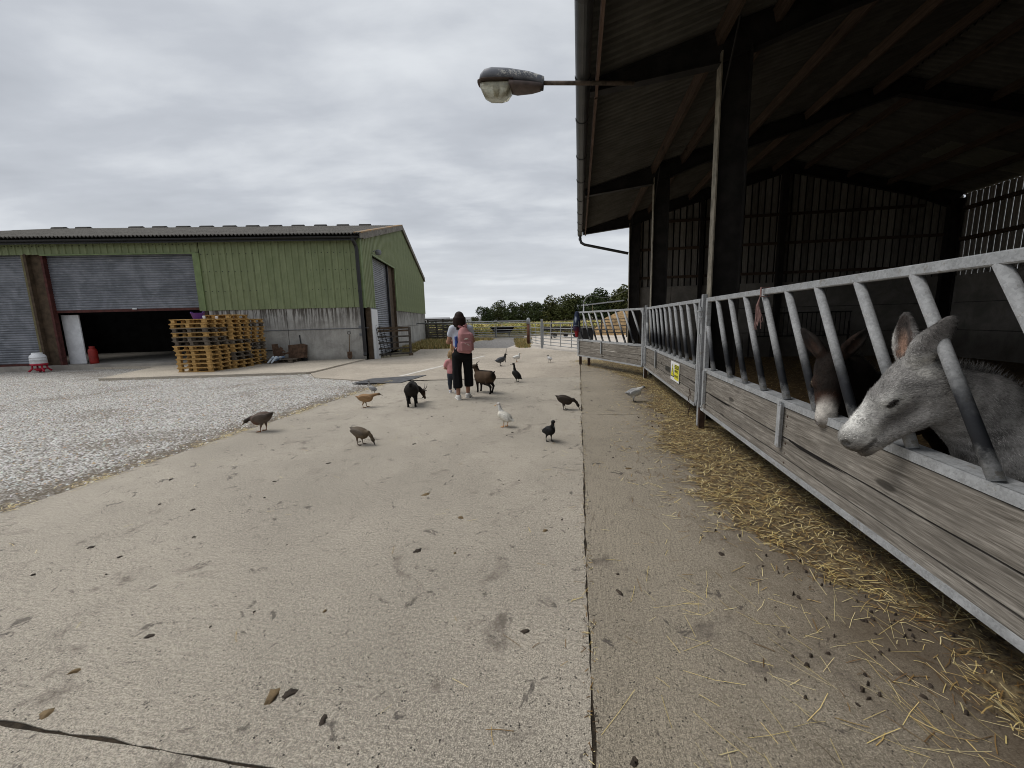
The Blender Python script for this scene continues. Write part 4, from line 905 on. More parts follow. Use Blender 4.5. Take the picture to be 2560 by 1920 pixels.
# ================================================================== ANIMALS AND PEOPLE (one continuous skin each)
def V3(*a): return np.array(a, np.float64)
def unit(v): v = np.asarray(v, float); return v/np.linalg.norm(v)
def frame(xd, up=(0, 0, 1)):
    x = unit(xd); u = np.asarray(up, float); y = np.cross(u, x)
    if np.linalg.norm(y) < 1e-4: y = np.cross((0, 1, 0), x)
    y = unit(y); return np.stack([x, y, np.cross(x, y)])       # rows = local axes
class SDF:
    def __init__(s, k=.03): s.ops = []; s.k = k; s.paints = []
    def cap(s, a, b, ra, rb, col=None, k=None, sub=False, sq=None):
        s.ops.append(('c', V3(*a), V3(*b), ra, rb, col, k if k is not None else s.k, sub, sq)); return s
    def ell(s, c, r, col=None, k=None, sub=False, x=(1, 0, 0), up=(0, 0, 1)):
        s.ops.append(('e', V3(*c), V3(*r), frame(x, up), None, col, k if k is not None else s.k, sub, None)); return s
    def box(s, c, h, r, col=None, k=None, sub=False, x=(1, 0, 0), up=(0, 0, 1)):
        s.ops.append(('b', V3(*c), V3(*h), frame(x, up), r, col, k if k is not None else s.k, sub, None)); return s
    def chain(s, pts, rs, col=None, k=None):
        for i in range(len(pts)-1):
            c = col[i] if isinstance(col, list) else col; s.cap(pts[i], pts[i+1], rs[i], rs[i+1], c, k)
        return s
    def paint(s, c, r, col, amt=1.0, soft=.35, x=(1, 0, 0), up=(0, 0, 1)): s.paints.append((V3(*c), V3(*r), frame(x, up), np.array(col), amt, soft)); return s
    @staticmethod
    def dist(op, P):
        if op[0] == 'c':
            _, a, b, ra, rb, _, _, _, sq = op
            if sq is not None:   # squash: scale space about the segment along one axis
                ax, f = sq; ax = unit(ax); P = P+((P-a)@ax)[..., None]*ax*(1/f-1); b = b+((b-a)@ax)*ax*(1/f-1)
            ba = b-a; L2 = ba@ba+1e-12; t = np.clip(((P-a)@ba)/L2, 0, 1); q = P-a-t[..., None]*ba
            d = np.sqrt((q*q).sum(-1))-(ra+(rb-ra)*t)
            return d*(min(1, sq[1]) if sq is not None else 1)
        if op[0] == 'e':
            q = (P-op[1])@op[3].T; r = op[2]; k0 = np.sqrt(((q/r)**2).sum(-1)); k1 = np.sqrt(((q/(r*r))**2).sum(-1))+1e-9
            return k0*(k0-1)/k1
        q = np.abs((P-op[1])@op[3].T)-(op[2]-op[4]); m = np.maximum(q, 0)
        return np.sqrt((m*m).sum(-1))+np.minimum(q.max(-1), 0)-op[4]
    @staticmethod
    def bbox(op):
        if op[0] == 'c':
            r = max(op[3], op[4])*(1/min(1, op[8][1]) if op[8] else 1); r = max(op[3], op[4]) if not op[8] else max(op[3], op[4])*max(1, op[8][1])
            return np.minimum(op[1], op[2])-r, np.maximum(op[1], op[2])+r
        h = np.abs(op[3]).T@op[2]; return op[1]-h, op[1]+h
    def mesh(s, vox):
        lo = np.min([s.bbox(o)[0] for o in s.ops if not o[7]], 0)-vox*3; hi = np.max([s.bbox(o)[1] for o in s.ops if not o[7]], 0)+vox*3
        n = np.ceil((hi-lo)/vox).astype(int)+1; F = np.full(n, 1.0, np.float32)
        for op in s.ops:
            a, b = s.bbox(op); m = op[6]+vox*3
            i0 = np.maximum(0, np.floor((a-m-lo)/vox).astype(int)); i1 = np.minimum(n, np.ceil((b+m-lo)/vox).astype(int)+1)
            if (i1 <= i0).any(): continue
            ax = [lo[i]+vox*np.arange(i0[i], i1[i]) for i in range(3)]
            P = np.stack(np.meshgrid(*ax, indexing='ij'), -1); d = s.dist(op, P); sl_ = tuple(slice(i0[i], i1[i]) for i in range(3)); f = F[sl_]; k = max(op[6], 1e-4)
            if op[7]: h = np.clip(.5-.5*(-d-f)/-k*-1, 0, 1) if False else np.clip(.5+.5*(-d-f)/k, 0, 1); F[sl_] = f*(1-h)+(-d)*h+k*h*(1-h)
            else: h = np.clip(.5+.5*(f-d)/k, 0, 1); F[sl_] = f*(1-h)+d*h-k*h*(1-h)
        ins = F < 0; acc = np.zeros(tuple(n-1)+(3,), np.float32); cnt = np.zeros(tuple(n-1), np.float32); faces = []
        cross = []
        for ax in range(3):
            s0 = [slice(None)]*3; s1 = [slice(None)]*3; s0[ax] = slice(0, -1); s1[ax] = slice(1, None)
            A, B = ins[tuple(s0)], ins[tuple(s1)]; X = A != B; idx = np.argwhere(X); f0 = F[tuple(s0)][X]; f1 = F[tuple(s1)][X]; t = f0/(f0-f1)
            p = idx.astype(np.float32); p[:, ax] += t; o1, o2 = [(1, 2), (2, 0), (0, 1)][ax]
            cells = []
            for da, db in ((-1, -1), (0, -1), (0, 0), (-1, 0)):
                c = idx.copy(); c[:, o1] += da; c[:, o2] += db; cells.append(c)
                ok = ((c >= 0) & (c < n-1)).all(1); ci = c[ok]; np.add.at(acc, (ci[:, 0], ci[:, 1], ci[:, 2]), p[ok]); np.add.at(cnt, (ci[:, 0], ci[:, 1], ci[:, 2]), 1)
            cross.append((cells, A[X]))
        act = cnt > 0; ids = np.full(tuple(n-1), -1, np.int64); ids[act] = np.arange(act.sum()); V = acc[act]/cnt[act][:, None]
        for cells, fl in cross:
            q = []
            ok = np.ones(len(fl), bool)
            for c in cells: ok &= ((c >= 0) & (c < n-1)).all(1)
            for c in cells: c = np.clip(c, 0, n-2); q.append(ids[c[:, 0], c[:, 1], c[:, 2]])
            q = np.stack(q, 1); q[~fl] = q[~fl][:, ::-1]; faces.append(q[ok])
        V = V*vox+lo; Fc = np.concatenate(faces)
        for _ in range(1):     # one relaxing step takes the voxel steps out
            e = np.concatenate([Fc[:, [i, (i+1) % 4]] for i in range(4)]); sm = np.zeros_like(V); c = np.zeros(len(V)); np.add.at(sm, e[:, 0], V[e[:, 1]]); np.add.at(c, e[:, 0], 1); np.add.at(sm, e[:, 1], V[e[:, 0]]); np.add.at(c, e[:, 1], 1)
            V = V*.55+sm/c[:, None]*.45
        C = np.zeros((len(V), 3)); W = np.zeros(len(V))+1e-9
        for op in s.ops:
            if op[5] is None: continue
            if op[7]: d = s.dist(op, V); w = np.exp(-np.clip(d, 0, 1)/(vox*.7))*np.exp(0)*40*(d < vox*1.2); C += w[:, None]*np.array(op[5]); W += w; continue
            d = s.dist(op, V); w = np.exp(-np.clip(d+.02, 0, .5)/(vox*1.2)); C += w[:, None]*np.array(op[5]); W += w
        C = C/W[:, None]
        for c, r, M_, cc, amt, soft in s.paints:
            q = ((V-c)@M_.T)/r; d = np.sqrt((q*q).sum(1)); w = np.clip((1+soft-d)/(2*soft), 0, 1); w = w*w*(3-2*w)*amt; C = C*(1-w[:, None])+cc*w[:, None]
        return V, Fc, C
def vnormals(V, F):
    n = np.cross(V[F[:, 2]]-V[F[:, 0]], V[F[:, 3]]-V[F[:, 1]]); N_ = np.zeros_like(V)
    for i in range(4): np.add.at(N_, F[:, i], n)
    return N_/(np.linalg.norm(N_, axis=1)[:, None]+1e-9)
def hide_mat(name, nscale=30, var=.3, bump=.5, stretch=(1, 1, 1), rough=.85, dist=.004, mott=.25, spec=.2):
    t = NT(name); c = t.attr(); v = t.coord('Object', stretch); f = t.noise(v, nscale, 5, .7, .3); g = t.noise(t.coord('Object'), nscale*.16, 5, .6, .4)
    c = t.mix(t.mapr(f, .3, .7, 0, var), c, (.02, .018, .016)); cd = t.n.new('ShaderNodeVectorMath'); cd.operation = 'SCALE'; t.l.new(c, cd.inputs[0]); cd.inputs['Scale'].default_value = 1.75; c = t.mix(t.mapr(g, .38, .54, mott, 0), c, cd.outputs[0]); cd = t.n.new('ShaderNodeVectorMath'); cd.operation = 'SCALE'; t.l.new(c, cd.inputs[0]); cd.inputs['Scale'].default_value = .38; c = t.mix(t.mapr(g, .50, .68, 0, mott), c, cd.outputs[0])
    t.col(c); t.set(rough, 0, spec); t.bump(f, bump, dist); return t.m
M_FUR = hide_mat('donkey_coat', 60, .35, .6, (1, 1, 1), .9, .004, .6); M_FEATH = hide_mat('plumage', 45, .35, .5, (.5, 1, 1), .7, .004, .2); M_GOAT = hide_mat('goat_hair', 50, .4, .6, (1, 1, .4), .85, .004, .2)
t = NT('coat_hairs'); t.col(t.attr()); t.set(.8, 0, .25); M_HAIRS = t.m
M_SKIN = hide_mat('skin', 30, .06, .08, (1, 1, 1), .5, .001, .05, .35); M_CLOTH = hide_mat('cloth', 18, .10, .35, (1, 1, 1), .9, .006, .12)
M_EYE = simple('eye', (.008, .006, .005), .08, 0, 0, 5, 0, spec=.6)
def sdf_obj(name, S, vox, mat, parent=None):
    V, F, C = S.mesh(vox); o = npmesh(name, V, F, mat, parent, C, smooth=True); return o, V, F, C
def hairs(name, V, F, C, n, ln, w, flow, mat, parent, lift=.35, sel=None, jit=.25, dark=1.0, seed=2):
    rg = np.random.RandomState(seed); N_ = vnormals(V, F); fc = V[F].mean(1)
    ar = np.linalg.norm(np.cross(V[F[:, 2]]-V[F[:, 0]], V[F[:, 3]]-V[F[:, 1]]), axis=1)
    if sel is not None: ar = ar*sel(fc)
    i = rg.choice(len(F), n, p=ar/ar.sum()); u = rg.rand(n, 2); q = V[F[i]]
    p = (q[:, 0]*((1-u[:, 0])*(1-u[:, 1]))[:, None]+q[:, 1]*(u[:, 0]*(1-u[:, 1]))[:, None]+q[:, 2]*(u[:, 0]*u[:, 1])[:, None]+q[:, 3]*((1-u[:, 0])*u[:, 1])[:, None])
    nn = N_[F[i, 0]]; fl = flow(p) if callable(flow) else np.repeat(np.array(flow)[None], n, 0); fl = fl+rg.normal(0, jit, (n, 3)); fl = fl-(fl*nn).sum(1)[:, None]*nn; fl /= np.linalg.norm(fl, axis=1)[:, None]+1e-9
    d = fl+nn*(lift+rg.normal(0, .1, n))[:, None]; d /= np.linalg.norm(d, axis=1)[:, None]; L = (ln(p) if callable(ln) else ln)*rg.uniform(.5, 1.2, n); sd_ = np.cross(d, nn); sd_ /= np.linalg.norm(sd_, axis=1)[:, None]+1e-9
    W_ = w*rg.uniform(.6, 1.2, n); p0 = p-nn*.002; A = p0+sd_*W_[:, None]; B = p0-sd_*W_[:, None]; T = p0+d*L[:, None]
    VV = np.stack([A, B, T], 1).reshape(-1, 3); FF = np.arange(3*n).reshape(-1, 3); wv_ = np.sin(p@np.array([61., 37., 53.])+2*np.sin(p@np.array([-23., 41., 29.])))*.5+.5; cc = C[F[i, 0]]*(rg.uniform(.5, 1.45, (n, 1))+.45*(wv_[:, None]-.5))*dark
    return npmesh(name, VV, FF, mat, parent, np.repeat(cc, 3, 0), kind='stuff')

# ------------------------------------------------------------------ donkey
def donkey(label, loc, heading, pal, pitch=None, neck_side=0, turn=0, s=1.0, nhair=60000, body_back=1.0, neckv=None, spread=0, vox=.0075):
    """local x = way the head points, z up, origin on the ground under the poll; neckv: body direction from the poll"""
    root = thing('donkey', label, 'donkey', loc, heading); G, DK, LT, MZ, NS = pal['coat'], pal['dark'], pal['light'], pal['muzzle'], pal['nose']
    a = radians(pitch or 47); c_, s_ = cos(a), sin(a); PZ = pal.get('pz', 1.22)
    KX, KZ, KY = pal.get('kx', 1.0), pal.get('kz', 1.12), pal.get('ky', 1.0)
    def H(x, y, z): x = x*KX; z = z*KZ; y = y*KY; return (x*c_+z*s_, y, PZ-x*s_+z*c_)        # head frame: x to the nose, z up off the forehead
    hx = V3(c_, 0, -s_); hz = V3(s_, 0, c_); S = SDF(.035); e = dict(x=hx, up=hz)
    S.ell(H(.06, 0, -.045), (.115, .082, .105), G, **e)                   # cranium
    S.ell(H(.165, 0, -.033), (.125, .083, .070), G, **e)                   # forehead
    S.cap(H(.13, 0, -.055), H(.40, 0, -.075), .070, .046, G, .04)          # nasal bone
    S.cap(H(.24, 0, -.045), H(.42, 0, -.062), .035, .034, LT, .03)          # bridge
    for sg_ in (1, -1):
        S.ell(H(.115, sg_*.036, -.140), (.125, .038, .098), G, .035, **e)    # jowl
        S.cap(H(.16, sg_*.035, -.190), H(.38, sg_*.022, -.158), .040, .028, G, .035)
        S.cap(H(.205, sg_*.062, -.072), H(.33, sg_*.044, -.082), .017, .012, LT, .016)   # cheek ridge
        S.ell(H(.192, sg_*.068, -.022), (.046, .022, .018), LT, .016, **e)  # brow
        S.ell(H(.203, sg_*.068, -.048), (.022, .016, .014), DK, .008, **e)  # eye lump
    S.ell(H(.30, 0, -.095), (.13, .052, .092), G, .04, **e); S.ell(H(.425, 0, -.098), (.062, .055, .074), MZ, .04, **e)             # muzzle
    S.ell(H(.460, 0, -.090), (.036, .052, .056), NS, .03, **e)
    S.ell(H(.448, 0, -.163), (.038, .036, .026), NS, .018, **e)            # lower lip
    S.ell(H(.390, 0, -.160), (.065, .038, .034), MZ, .03, **e)
    for sg_ in (1, -1):
        S.ell(H(.462, sg_*.036, -.068), (.030, .020, .026), NS, .014, **e)
        S.ell(H(.474, sg_*.044, -.072), (.021, .015, .013), (.02, .016, .015), .007, sub=True, x=hx*.6+hz*.6, up=(0, 1, 0))
        S.cap(H(.462, sg_*.046, -.142), H(.385, sg_*.054, -.135), .0055, .003, (.03, .025, .024), .008, sub=True)
    S.cap(H(.492, -.03, -.142), H(.492, .03, -.142), .005, .005, (.03, .025, .024), .008, sub=True)
    # neck, trunk, legs: one skin with the head
    nd = unit(neckv if neckv is not None else (-1, 0, 0)); nd = V3(nd[0], nd[1], 0); nd = unit(nd)
    P0 = V3(*H(.03, 0, -.09)); sh = V3(0, 0, 0)+nd*.50*s; sh[2] = .86; wz = 1.06
    p1 = P0*(1-.5)+sh*.5; up = V3(0, 0, 1)
    S.cap(P0+nd*.02+V3(0, 0, -.015), p1+V3(0, 0, .035), .112, .155, G, .05, sq=(np.cross(nd, up), .62)); S.cap(p1+V3(0, 0, .035), sh, .155, .215, G, .06, sq=(np.cross(nd, up), .72))
    S.cap(V3(*H(.06, 0, -.15)), sh+V3(0, 0, -.09), .055, .15, G, .07)
    hip = sh+nd*.78; side = np.cross(nd, up)
    S.cap(sh+V3(0, 0, -.02), hip+V3(0, 0, -.02), .225, .235, G, .08); S.ell(sh+nd*.1+V3(0, 0, .06), (.16, .12, .15), G, .08, x=nd)
    S.ell(sh+nd*.42+V3(0, 0, -.08), (.40, .235, .22), LT, .08, x=nd); S.ell(hip+V3(0, 0, .0), (.22, .19, .23), G, .08, x=nd); S.cap(hip+nd*.2+V3(0, 0, .1), hip+nd*.27+V3(0, 0, -.35), .04, .02, DK, .03)
    for sg_ in (1, -1):
        f = sh+side*.11*sg_+nd*.03
        S.chain([f+V3(0, 0, -.12), f+V3(0, 0, -.40), f+V3(0, 0, -.72)*1, V3(f[0], f[1], .05)], [.085, .050, .032, .030], [G, G, G], .03); S.cap((f[0]-nd[0]*.02, f[1]-nd[1]*.02, .045), (f[0]-nd[0]*.03, f[1]-nd[1]*.03, .015), .038, .045, (.03, .028, .026), .012)
        f = hip+side*.11*sg_+nd*.06
        S.chain([f+V3(0, 0, -.05), f-nd*.06+V3(0, 0, -.30), f+nd*.10+V3(0, 0, -.50), V3(*(f+nd*.06)[:2], .05)], [.13, .075, .040, .030], [G, G, G], .03); S.cap((*(f+nd*.04)[:2], .04), (*(f+nd*.03)[:2], .015), .038, .045, (.03, .028, .026), .012)
    # ears: long cupped leaves
    for sg_, (ed, cup) in zip((1, -1), pal['ears']):
        ed = unit(ed); b = V3(*H(.0, sg_*.050, .025)); cup = unit(cup); sd_ = unit(np.cross(ed, cup))
        L = pal.get('earl', .24)
        S.ell(b+ed*.02, (.045, .036, .036), LT, .03, x=ed, up=cup)
        ew = pal.get('ew', .062); wd = unit(np.cross(cup, ed))
        S.ell(b+ed*L*.36, (L*.42, ew, .034), G, .02, x=ed, up=cup); S.ell(b+ed*L*.66, (L*.42, ew*.66, .022), G, .03, x=ed, up=cup)
        S.ell(b+ed*L*.42+cup*.036, (L*.38, ew-.016, .028), pal['earin'], .010, sub=True, x=ed, up=cup); S.ell(b+ed*L*.70+cup*.030, (L*.28, ew*.74-.014, .022), pal['earin'], .010, sub=True, x=ed, up=cup)
        S.paint(b+ed*L*.98, (L*.42, .08, .08), DK, .85, .5, x=ed, up=cup); S.paint(b+ed*L*.45-wd*ew*.3, (L*.38, ew*.45, .06), cmul(DK, 2.2), .7, .6, x=ed, up=cup); S.paint(b+ed*L*.40+wd*ew*.85, (L*.5, ew*.35, .05), LT, .8, .5, x=ed, up=cup); S.paint(b+ed*L*.30+cup*.015, (L*.3, .02, .03), pal['earfur'], .55, .6, x=ed, up=cup)
    for p_ in pal['paint'](H): S.paint(*p_[:4], *(p_[4:]), x=hx, up=hz)
    o, V, F, C = sdf_obj('body', S, vox, M_FUR, root)
    for sg_ in (1, -1):
        m = MB(); hx_, hz_ = Vector(hx), Vector(hz); c0 = Vector(H(.203, sg_*.0745, -.049)); n = 10
        MX = Matrix((hx_, Vector((0, 1, 0)), hz_)).transposed()
        pr = [(.0165*sin(pi*q/6), -.0165*cos(pi*q/6)) for q in range(7)]; m.lathe(pr, c0, 12, M=MX, sx=1.0); 
        eo = m.build('eye', M_EYE, root, smooth=True); 
        lid = MB().tube([H(.178, sg_*.083, -.052), H(.190, sg_*.0905, -.042), H(.208, sg_*.0905, -.040), H(.228, sg_*.083, -.048)], .0058, 8)
        lid.build('eyelid', simple('eyelid_'+('a' if sum(G) > .3 else 'b'), cmul(DK, .8), .8, 0, .1), root, smooth=True)
        ls = MB(); rg = random.Random(4)
        for q in range(16): u = q/15; a0 = Vector(H(.180+.046*u, sg_*.090, -.047)); ls.tube([a0, a0+Vector(hx)*.004+Vector((0, sg_*.009, 0))-Vector(hz)*.013], [.0010, .0003], 3)
        ls.build('eyelashes', M_EYE, root)
    hh = V3(*H(.2, 0, 0))
    def flow(p): return np.where((np.linalg.norm(p-V3(*H(.2, 0, -.08)), axis=1) < .30)[:, None], -hx[None]+np.array([0, 0, -.5])[None], np.array([nd[0]*.6, nd[1]*.6, -.8])[None])
    near = lambda p: np.exp(-np.linalg.norm(p-V3(*H(.1, 0, -.08)), axis=1)/.45)+.02
    hairs('hair_coat', V, F, C, nhair, .020, .0019, flow, M_HAIRS, root, .30, near)
    # mane: upright dark tufts along the crest, and a small forelock
    rg = np.random.RandomState(8); nm = 1900; u = rg.rand(nm); base = V3(*H(-.03, 0, .045))
    crest = [V3(*H(.01, 0, .045)), P0*.75+sh*.25+V3(0, 0, .145), P0*.5+sh*.5+V3(0, 0, .205), P0*.25+sh*.75+V3(0, 0, .225), sh+V3(0, 0, .225)]; crest = np.array(crest)
    ii = np.minimum((u*4).astype(int), 3); f_ = u*4-ii; p = crest[ii]*(1-f_[:, None])+crest[ii+1]*f_[:, None]+rg.normal(0, .010, (nm, 3))-V3(0, 0, .035)
    d = np.array([0, 0, 1.0])[None]+nd[None]*.25+rg.normal(0, .24, (nm, 3)); d /= np.linalg.norm(d, axis=1)[:, None]; L = .085*rg.uniform(.6, 1.1, nm); w_ = np.cross(d, rg.normal(0, 1, (nm, 3))); w_ /= np.linalg.norm(w_, axis=1)[:, None]
    VV = np.stack([p+w_*.0028, p-w_*.0028, p+d*L[:, None]], 1).reshape(-1, 3); cc = (np.array(DK)*.5+np.array(G)*.35)[None]*rg.uniform(.4, 1.6, (nm, 1)); npmesh('mane', VV, np.arange(3*nm).reshape(-1, 3), M_HAIRS, root, np.repeat(cc, 3, 0))
    return root, o
def pp(H):  # pale markings, plus highlights on bridge and brow and a shaded neck painted in
    return [(H(.30, 0, -.03), (.17, .05, .045), (.80, .79, .76), .95, .5), (H(.40, 0, -.07), (.09, .08, .07), (.66, .65, .62), .85, .5), (H(.205, .075, -.052), (.058, .04, .040), (.66, .65, .62), .85, .5), (H(.205, -.075, -.052), (.058, .04, .040), (.66, .65, .62), .85, .5),
            (H(.0, .07, -.02), (.05, .06, .06), (.62, .60, .56), .8, .6), (H(.0, -.07, -.02), (.05, .06, .06), (.46, .44, .41), .7, .6), (H(.02, .06, -.19), (.05, .05, .08), (.40, .38, .35), .6, .6), (H(.02, -.06, -.19), (.05, .05, .08), (.40, .38, .35), .6, .6),
            (H(.22, .06, -.10), (.09, .04, .04), (.085, .078, .075), .75, .6), (H(.22, -.06, -.10), (.09, .04, .04), (.085, .078, .075), .75, .6), (H(.47, 0, -.12), (.045, .06, .07), (.13, .115, .10), .85, .5),
            (H(.203, .08, -.049), (.034, .03, .013), (.05, .045, .04), .9, .4), (H(.203, -.08, -.049), (.034, .03, .013), (.05, .045, .04), .9, .4), (H(-.25, 0, -.10), (.20, .25, .22), (.15, .14, .135), .7, .6)]
GREY = dict(coat=(.30, .29, .28), dark=(.030, .026, .025), light=(.52, .51, .49), muzzle=(.36, .345, .325), nose=(.20, .18, .16), earin=(.10, .06, .045), earfur=(.42, .25, .17), paint=pp, pz=1.29, earl=.225, kz=1.06, ky=.95,
            ears=(((-.46, .14, .88), (.08, -.98, .05)), ((.02, -.22, .95), (.75, .45, .1))))
hd = radians(-63)                                   # bearing of the nose from +Y towards +X
gp = (1.968, 1.975, 0)
grey, _ = donkey('grey donkey in profile with its head out through the feed barrier', gp, pi/2-hd, GREY, pitch=51, neckv=(-.96, -.28, 0), nhair=70000)
def pb(H):
    return [(H(.40, 0, -.05), (.10, .075, .12), (.50, .47, .43), .95, .25), (H(.465, 0, -.11), (.04, .07, .07), (.17, .15, .14), .9, .4), (H(.31, 0, -.06), (.05, .09, .09), (.045, .018, .010), .8, .5),
            (H(.203, .082, -.042), (.036, .022, .022), (.44, .34, .24), .95, .3), (H(.203, -.082, -.042), (.036, .022, .022), (.44, .34, .24), .95, .3), (H(.203, .088, -.050), (.02, .02, .009), (.01, .01, .01), 1, .3), (H(.203, -.088, -.050), (.02, .02, .009), (.01, .01, .01), 1, .3)]
BROWN = dict(coat=(.010, .0065, .005), dark=(.010, .008, .007), light=(.030, .016, .011), muzzle=(.50, .47, .43), nose=(.16, .14, .13), earin=(.014, .009, .007), earfur=(.07, .035, .022), ew=.046, ky=1.12, paint=pb, pz=1.25, earl=.215, kz=1.0, kx=.97,
             ears=(((-.30, .58, .80), (.8, .4, .1)), ((-.30, -.58, .80), (.8, -.4, .1))))
bp = LP(1.71, 3.10); brown, _ = donkey('dark brown donkey with a pale muzzle resting over the planks', (bp.x, bp.y, 0), radians(-128), BROWN, pitch=60, neckv=(-1, .55, 0), nhair=26000)
# ------------------------------------------------------------------ ducks
def duck(label, loc, bearing, pose='stand', size=1.0, back=(.1, .08, .06), belly=None, breast=None, head=None, neckc=None, wing=None, tail=None, bill=(.18, .13, .05), leg=(.25, .11, .03), crest=False, bib=None, hturn=0, lean=None, nk=None):
    """local x = forwards"""
    belly = belly or back; breast = breast or belly; head = head or back; neckc = neckc or head; wing = wing or back; tail = tail or wing
    root = thing('duck', label, 'duck', (loc[0], loc[1], 0), pi/2-radians(bearing), 'ducks roaming the yard'); root.scale = (size,)*3
    lean = {'stand': 18, 'tall': 48, 'peck': -12, 'reach': 0}[pose] if lean is None else lean
    a = radians(lean); bx = V3(cos(a), 0, sin(a)); bz = V3(-sin(a), 0, cos(a)); c = V3(0, 0, .215 if pose != 'tall' else .225)
    S = SDF(.022); B = lambda x, y, z: c+bx*x+V3(0, 1, 0)*y+bz*z; e = dict(x=bx, up=bz)
    S.ell(B(0, 0, 0), (.158, .092, .090), belly, .03, **e); S.ell(B(.07, 0, -.012), (.088, .082, .080), breast, .03, **e)
    S.ell(B(-.03, 0, .022), (.135, .084, .070), back, .03, **e); S.cap(B(-.10, 0, .01), B(-.215, 0, .045), .050, .012, tail, .03, sq=(bz, .55))
    for s_ in (1, -1):
        S.ell(B(-.02, s_*.080, .020), (.130, .018, .052), wing, .010, **e); S.cap(B(-.09, s_*.055, .035), B(-.20, s_*.022, .052), .018, .006, wing, .010)
    nb = B(.115, 0, .035)
    if pose == 'stand': pts = [nb, nb+V3(.045, 0, .06), nb+V3(.055, 0, .13), nb+V3(.06, 0, .19)]; hd_ = V3(1, 0, -.12)
    elif pose == 'tall': pts = [nb, nb+V3(.015, 0, .07), nb+V3(.02, 0, .14), nb+V3(.03, 0, .20)]; hd_ = V3(1, 0, -.05)
    elif pose == 'peck': pts = [nb+V3(-.01, 0, -.01), nb+V3(.06, 0, -.005), nb+V3(.115, 0, -.05), nb+V3(.15, 0, -.115)]; hd_ = V3(.55, 0, -.85)
    else: pts = [nb, nb+V3(.06, 0, .02), nb+V3(.12, 0, .035), nb+V3(.17, 0, .035)]; hd_ = V3(1, 0, -.28)
    if nk: pts = [nb+V3(*q) for q in nk[0]]; hd_ = V3(*nk[1])
    t_ = radians(hturn); hd_ = unit(hd_); hd_ = V3(hd_[0]*cos(t_)-hd_[1]*sin(t_), hd_[0]*sin(t_)+hd_[1]*cos(t_), hd_[2])
    S.chain(pts, [.048, .034, .026, .025], neckc, .022); hc = pts[-1]+hd_*.012+V3(0, 0, .008); hu = unit(V3(0, 0, 1)-hd_*hd_[2])
    S.ell(hc, (.042, .030, .032), head, .012, x=hd_, up=hu)
    if crest: S.ell(hc+hu*.050-hd_*.024, (.042, .042, .036), head, .006); S.ell(hc+hu*.022-hd_*.030, (.026, .03, .024), head, .01)
    b0 = hc+hd_*.030-hu*.004; b1 = b0+hd_*.062-hu*.006
    S.cap(b0, b1, .017, .014, bill, .006, sq=(hu, .5)); sd_ = np.cross(hu, hd_)
    for s_ in (1, -1): S.ell(hc+hd_*.012+sd_*s_*.0265+hu*.007, (.006, .005, .006), (.005, .005, .005), .002, x=hd_, up=hu)
    off = {'stand': (.02, -.02), 'tall': (-.0, -.03), 'peck': (.02, -.01), 'reach': (.02, -.04)}[pose]
    for i, s_ in enumerate((1, -1)):
        fx = off[i]-.01; h = B(-.02, s_*.045, -.055); S.cap(h, (fx-.012, s_*.048, .075), .026, .012, belly, .02); S.cap((fx-.012, s_*.048, .08), (fx-.004, s_*.048, .012), .0085, .0075, leg, .006)
        for q in (-.5, 0, .5): S.cap((fx, s_*.048, .009), (fx+.062*cos(q), s_*.048+.062*sin(q), .005), .008, .005, leg, .006)
        S.ell((fx+.036, s_*.048, .006), (.030, .026, .005), leg, .004)
    if bib: S.paint(B(.12, 0, .01), (.05, .05, .05), bib, .95, .3)
    rgd = random.Random(int(abs(loc[0]*100)))
    o, V, F, C = sdf_obj('body', S, .0085, M_FEATH, root); return root
D = duck
W_ = (.72, .70, .64)
D('brown drake with a dark head pecking at the edge of the gravel', (-3.75, 5.95), -88, 'peck', 0.944, (.085, .045, .03), (.13, .10, .08), (.14, .055, .03), (.02, .018, .016), (.03, .02, .017), (.10, .08, .065), (.05, .045, .04), leg=(.24, .09, .03), nk=([(-.02, 0, -.01), (.04, 0, -.01), (.09, 0, -.025), (.13, 0, -.055)], (.8, 0, -.6)))
D('small grey and white duck standing where the gravel meets the concrete', (-3.11, 8.98), -70, 'stand', 0.581, (.18, .18, .19), (.42, .41, .38), (.55, .53, .48), (.06, .055, .055), (.30, .29, .27), (.22, .22, .23), leg=(.06, .045, .04), bill=(.08, .08, .08), lean=28)
D('buff duck stretching its neck forwards low', (-2.76, 7.54), 80, 'reach', 0.823, (.38, .215, .10), (.36, .24, .13), (.38, .22, .11), (.20, .13, .07), (.30, .18, .09), (.34, .20, .10), (.32, .24, .15), leg=(.22, .11, .04), bill=(.07, .065, .06))
D('mottled brown duck bending down to the concrete', (-1.99, 5.14), 108, 'peck', 0.742, (.135, .105, .075), (.14, .10, .065), (.14, .10, .06), (.095, .075, .05), (.11, .08, .05), (.12, .10, .08), leg=(.10, .07, .05), bill=(.05, .05, .05), nk=([(-.01, 0, -.01), (.05, 0, .0), (.105, 0, -.055), (.135, 0, -.12)], (.45, 0, -.9)))
D('dark grey duck with a white bib in the far part of the yard', (-.37, 13.96), 70, 'stand', 0.986, (.075, .08, .09), (.09, .095, .10), None, (.02, .02, .02), (.02, .02, .022), leg=(.06, .05, .04), bill=(.12, .12, .08), bib=(.6, .6, .6), nk=([(0, 0, 0), (.05, 0, .015), (.065, 0, .07), (.075, 0, .11)], (1, 0, -.2)))
D('white duck farthest off on the concrete', (.20, 15.17), 75, 'stand', 0.819, (.78, .77, .73), lean=8, leg=(.45, .20, .05), bill=(.5, .35, .12), nk=([(-.02, 0, .02), (-.0, 0, .05), (.0, 0, .08), (.01, 0, .10)], (1, 0, 0)))
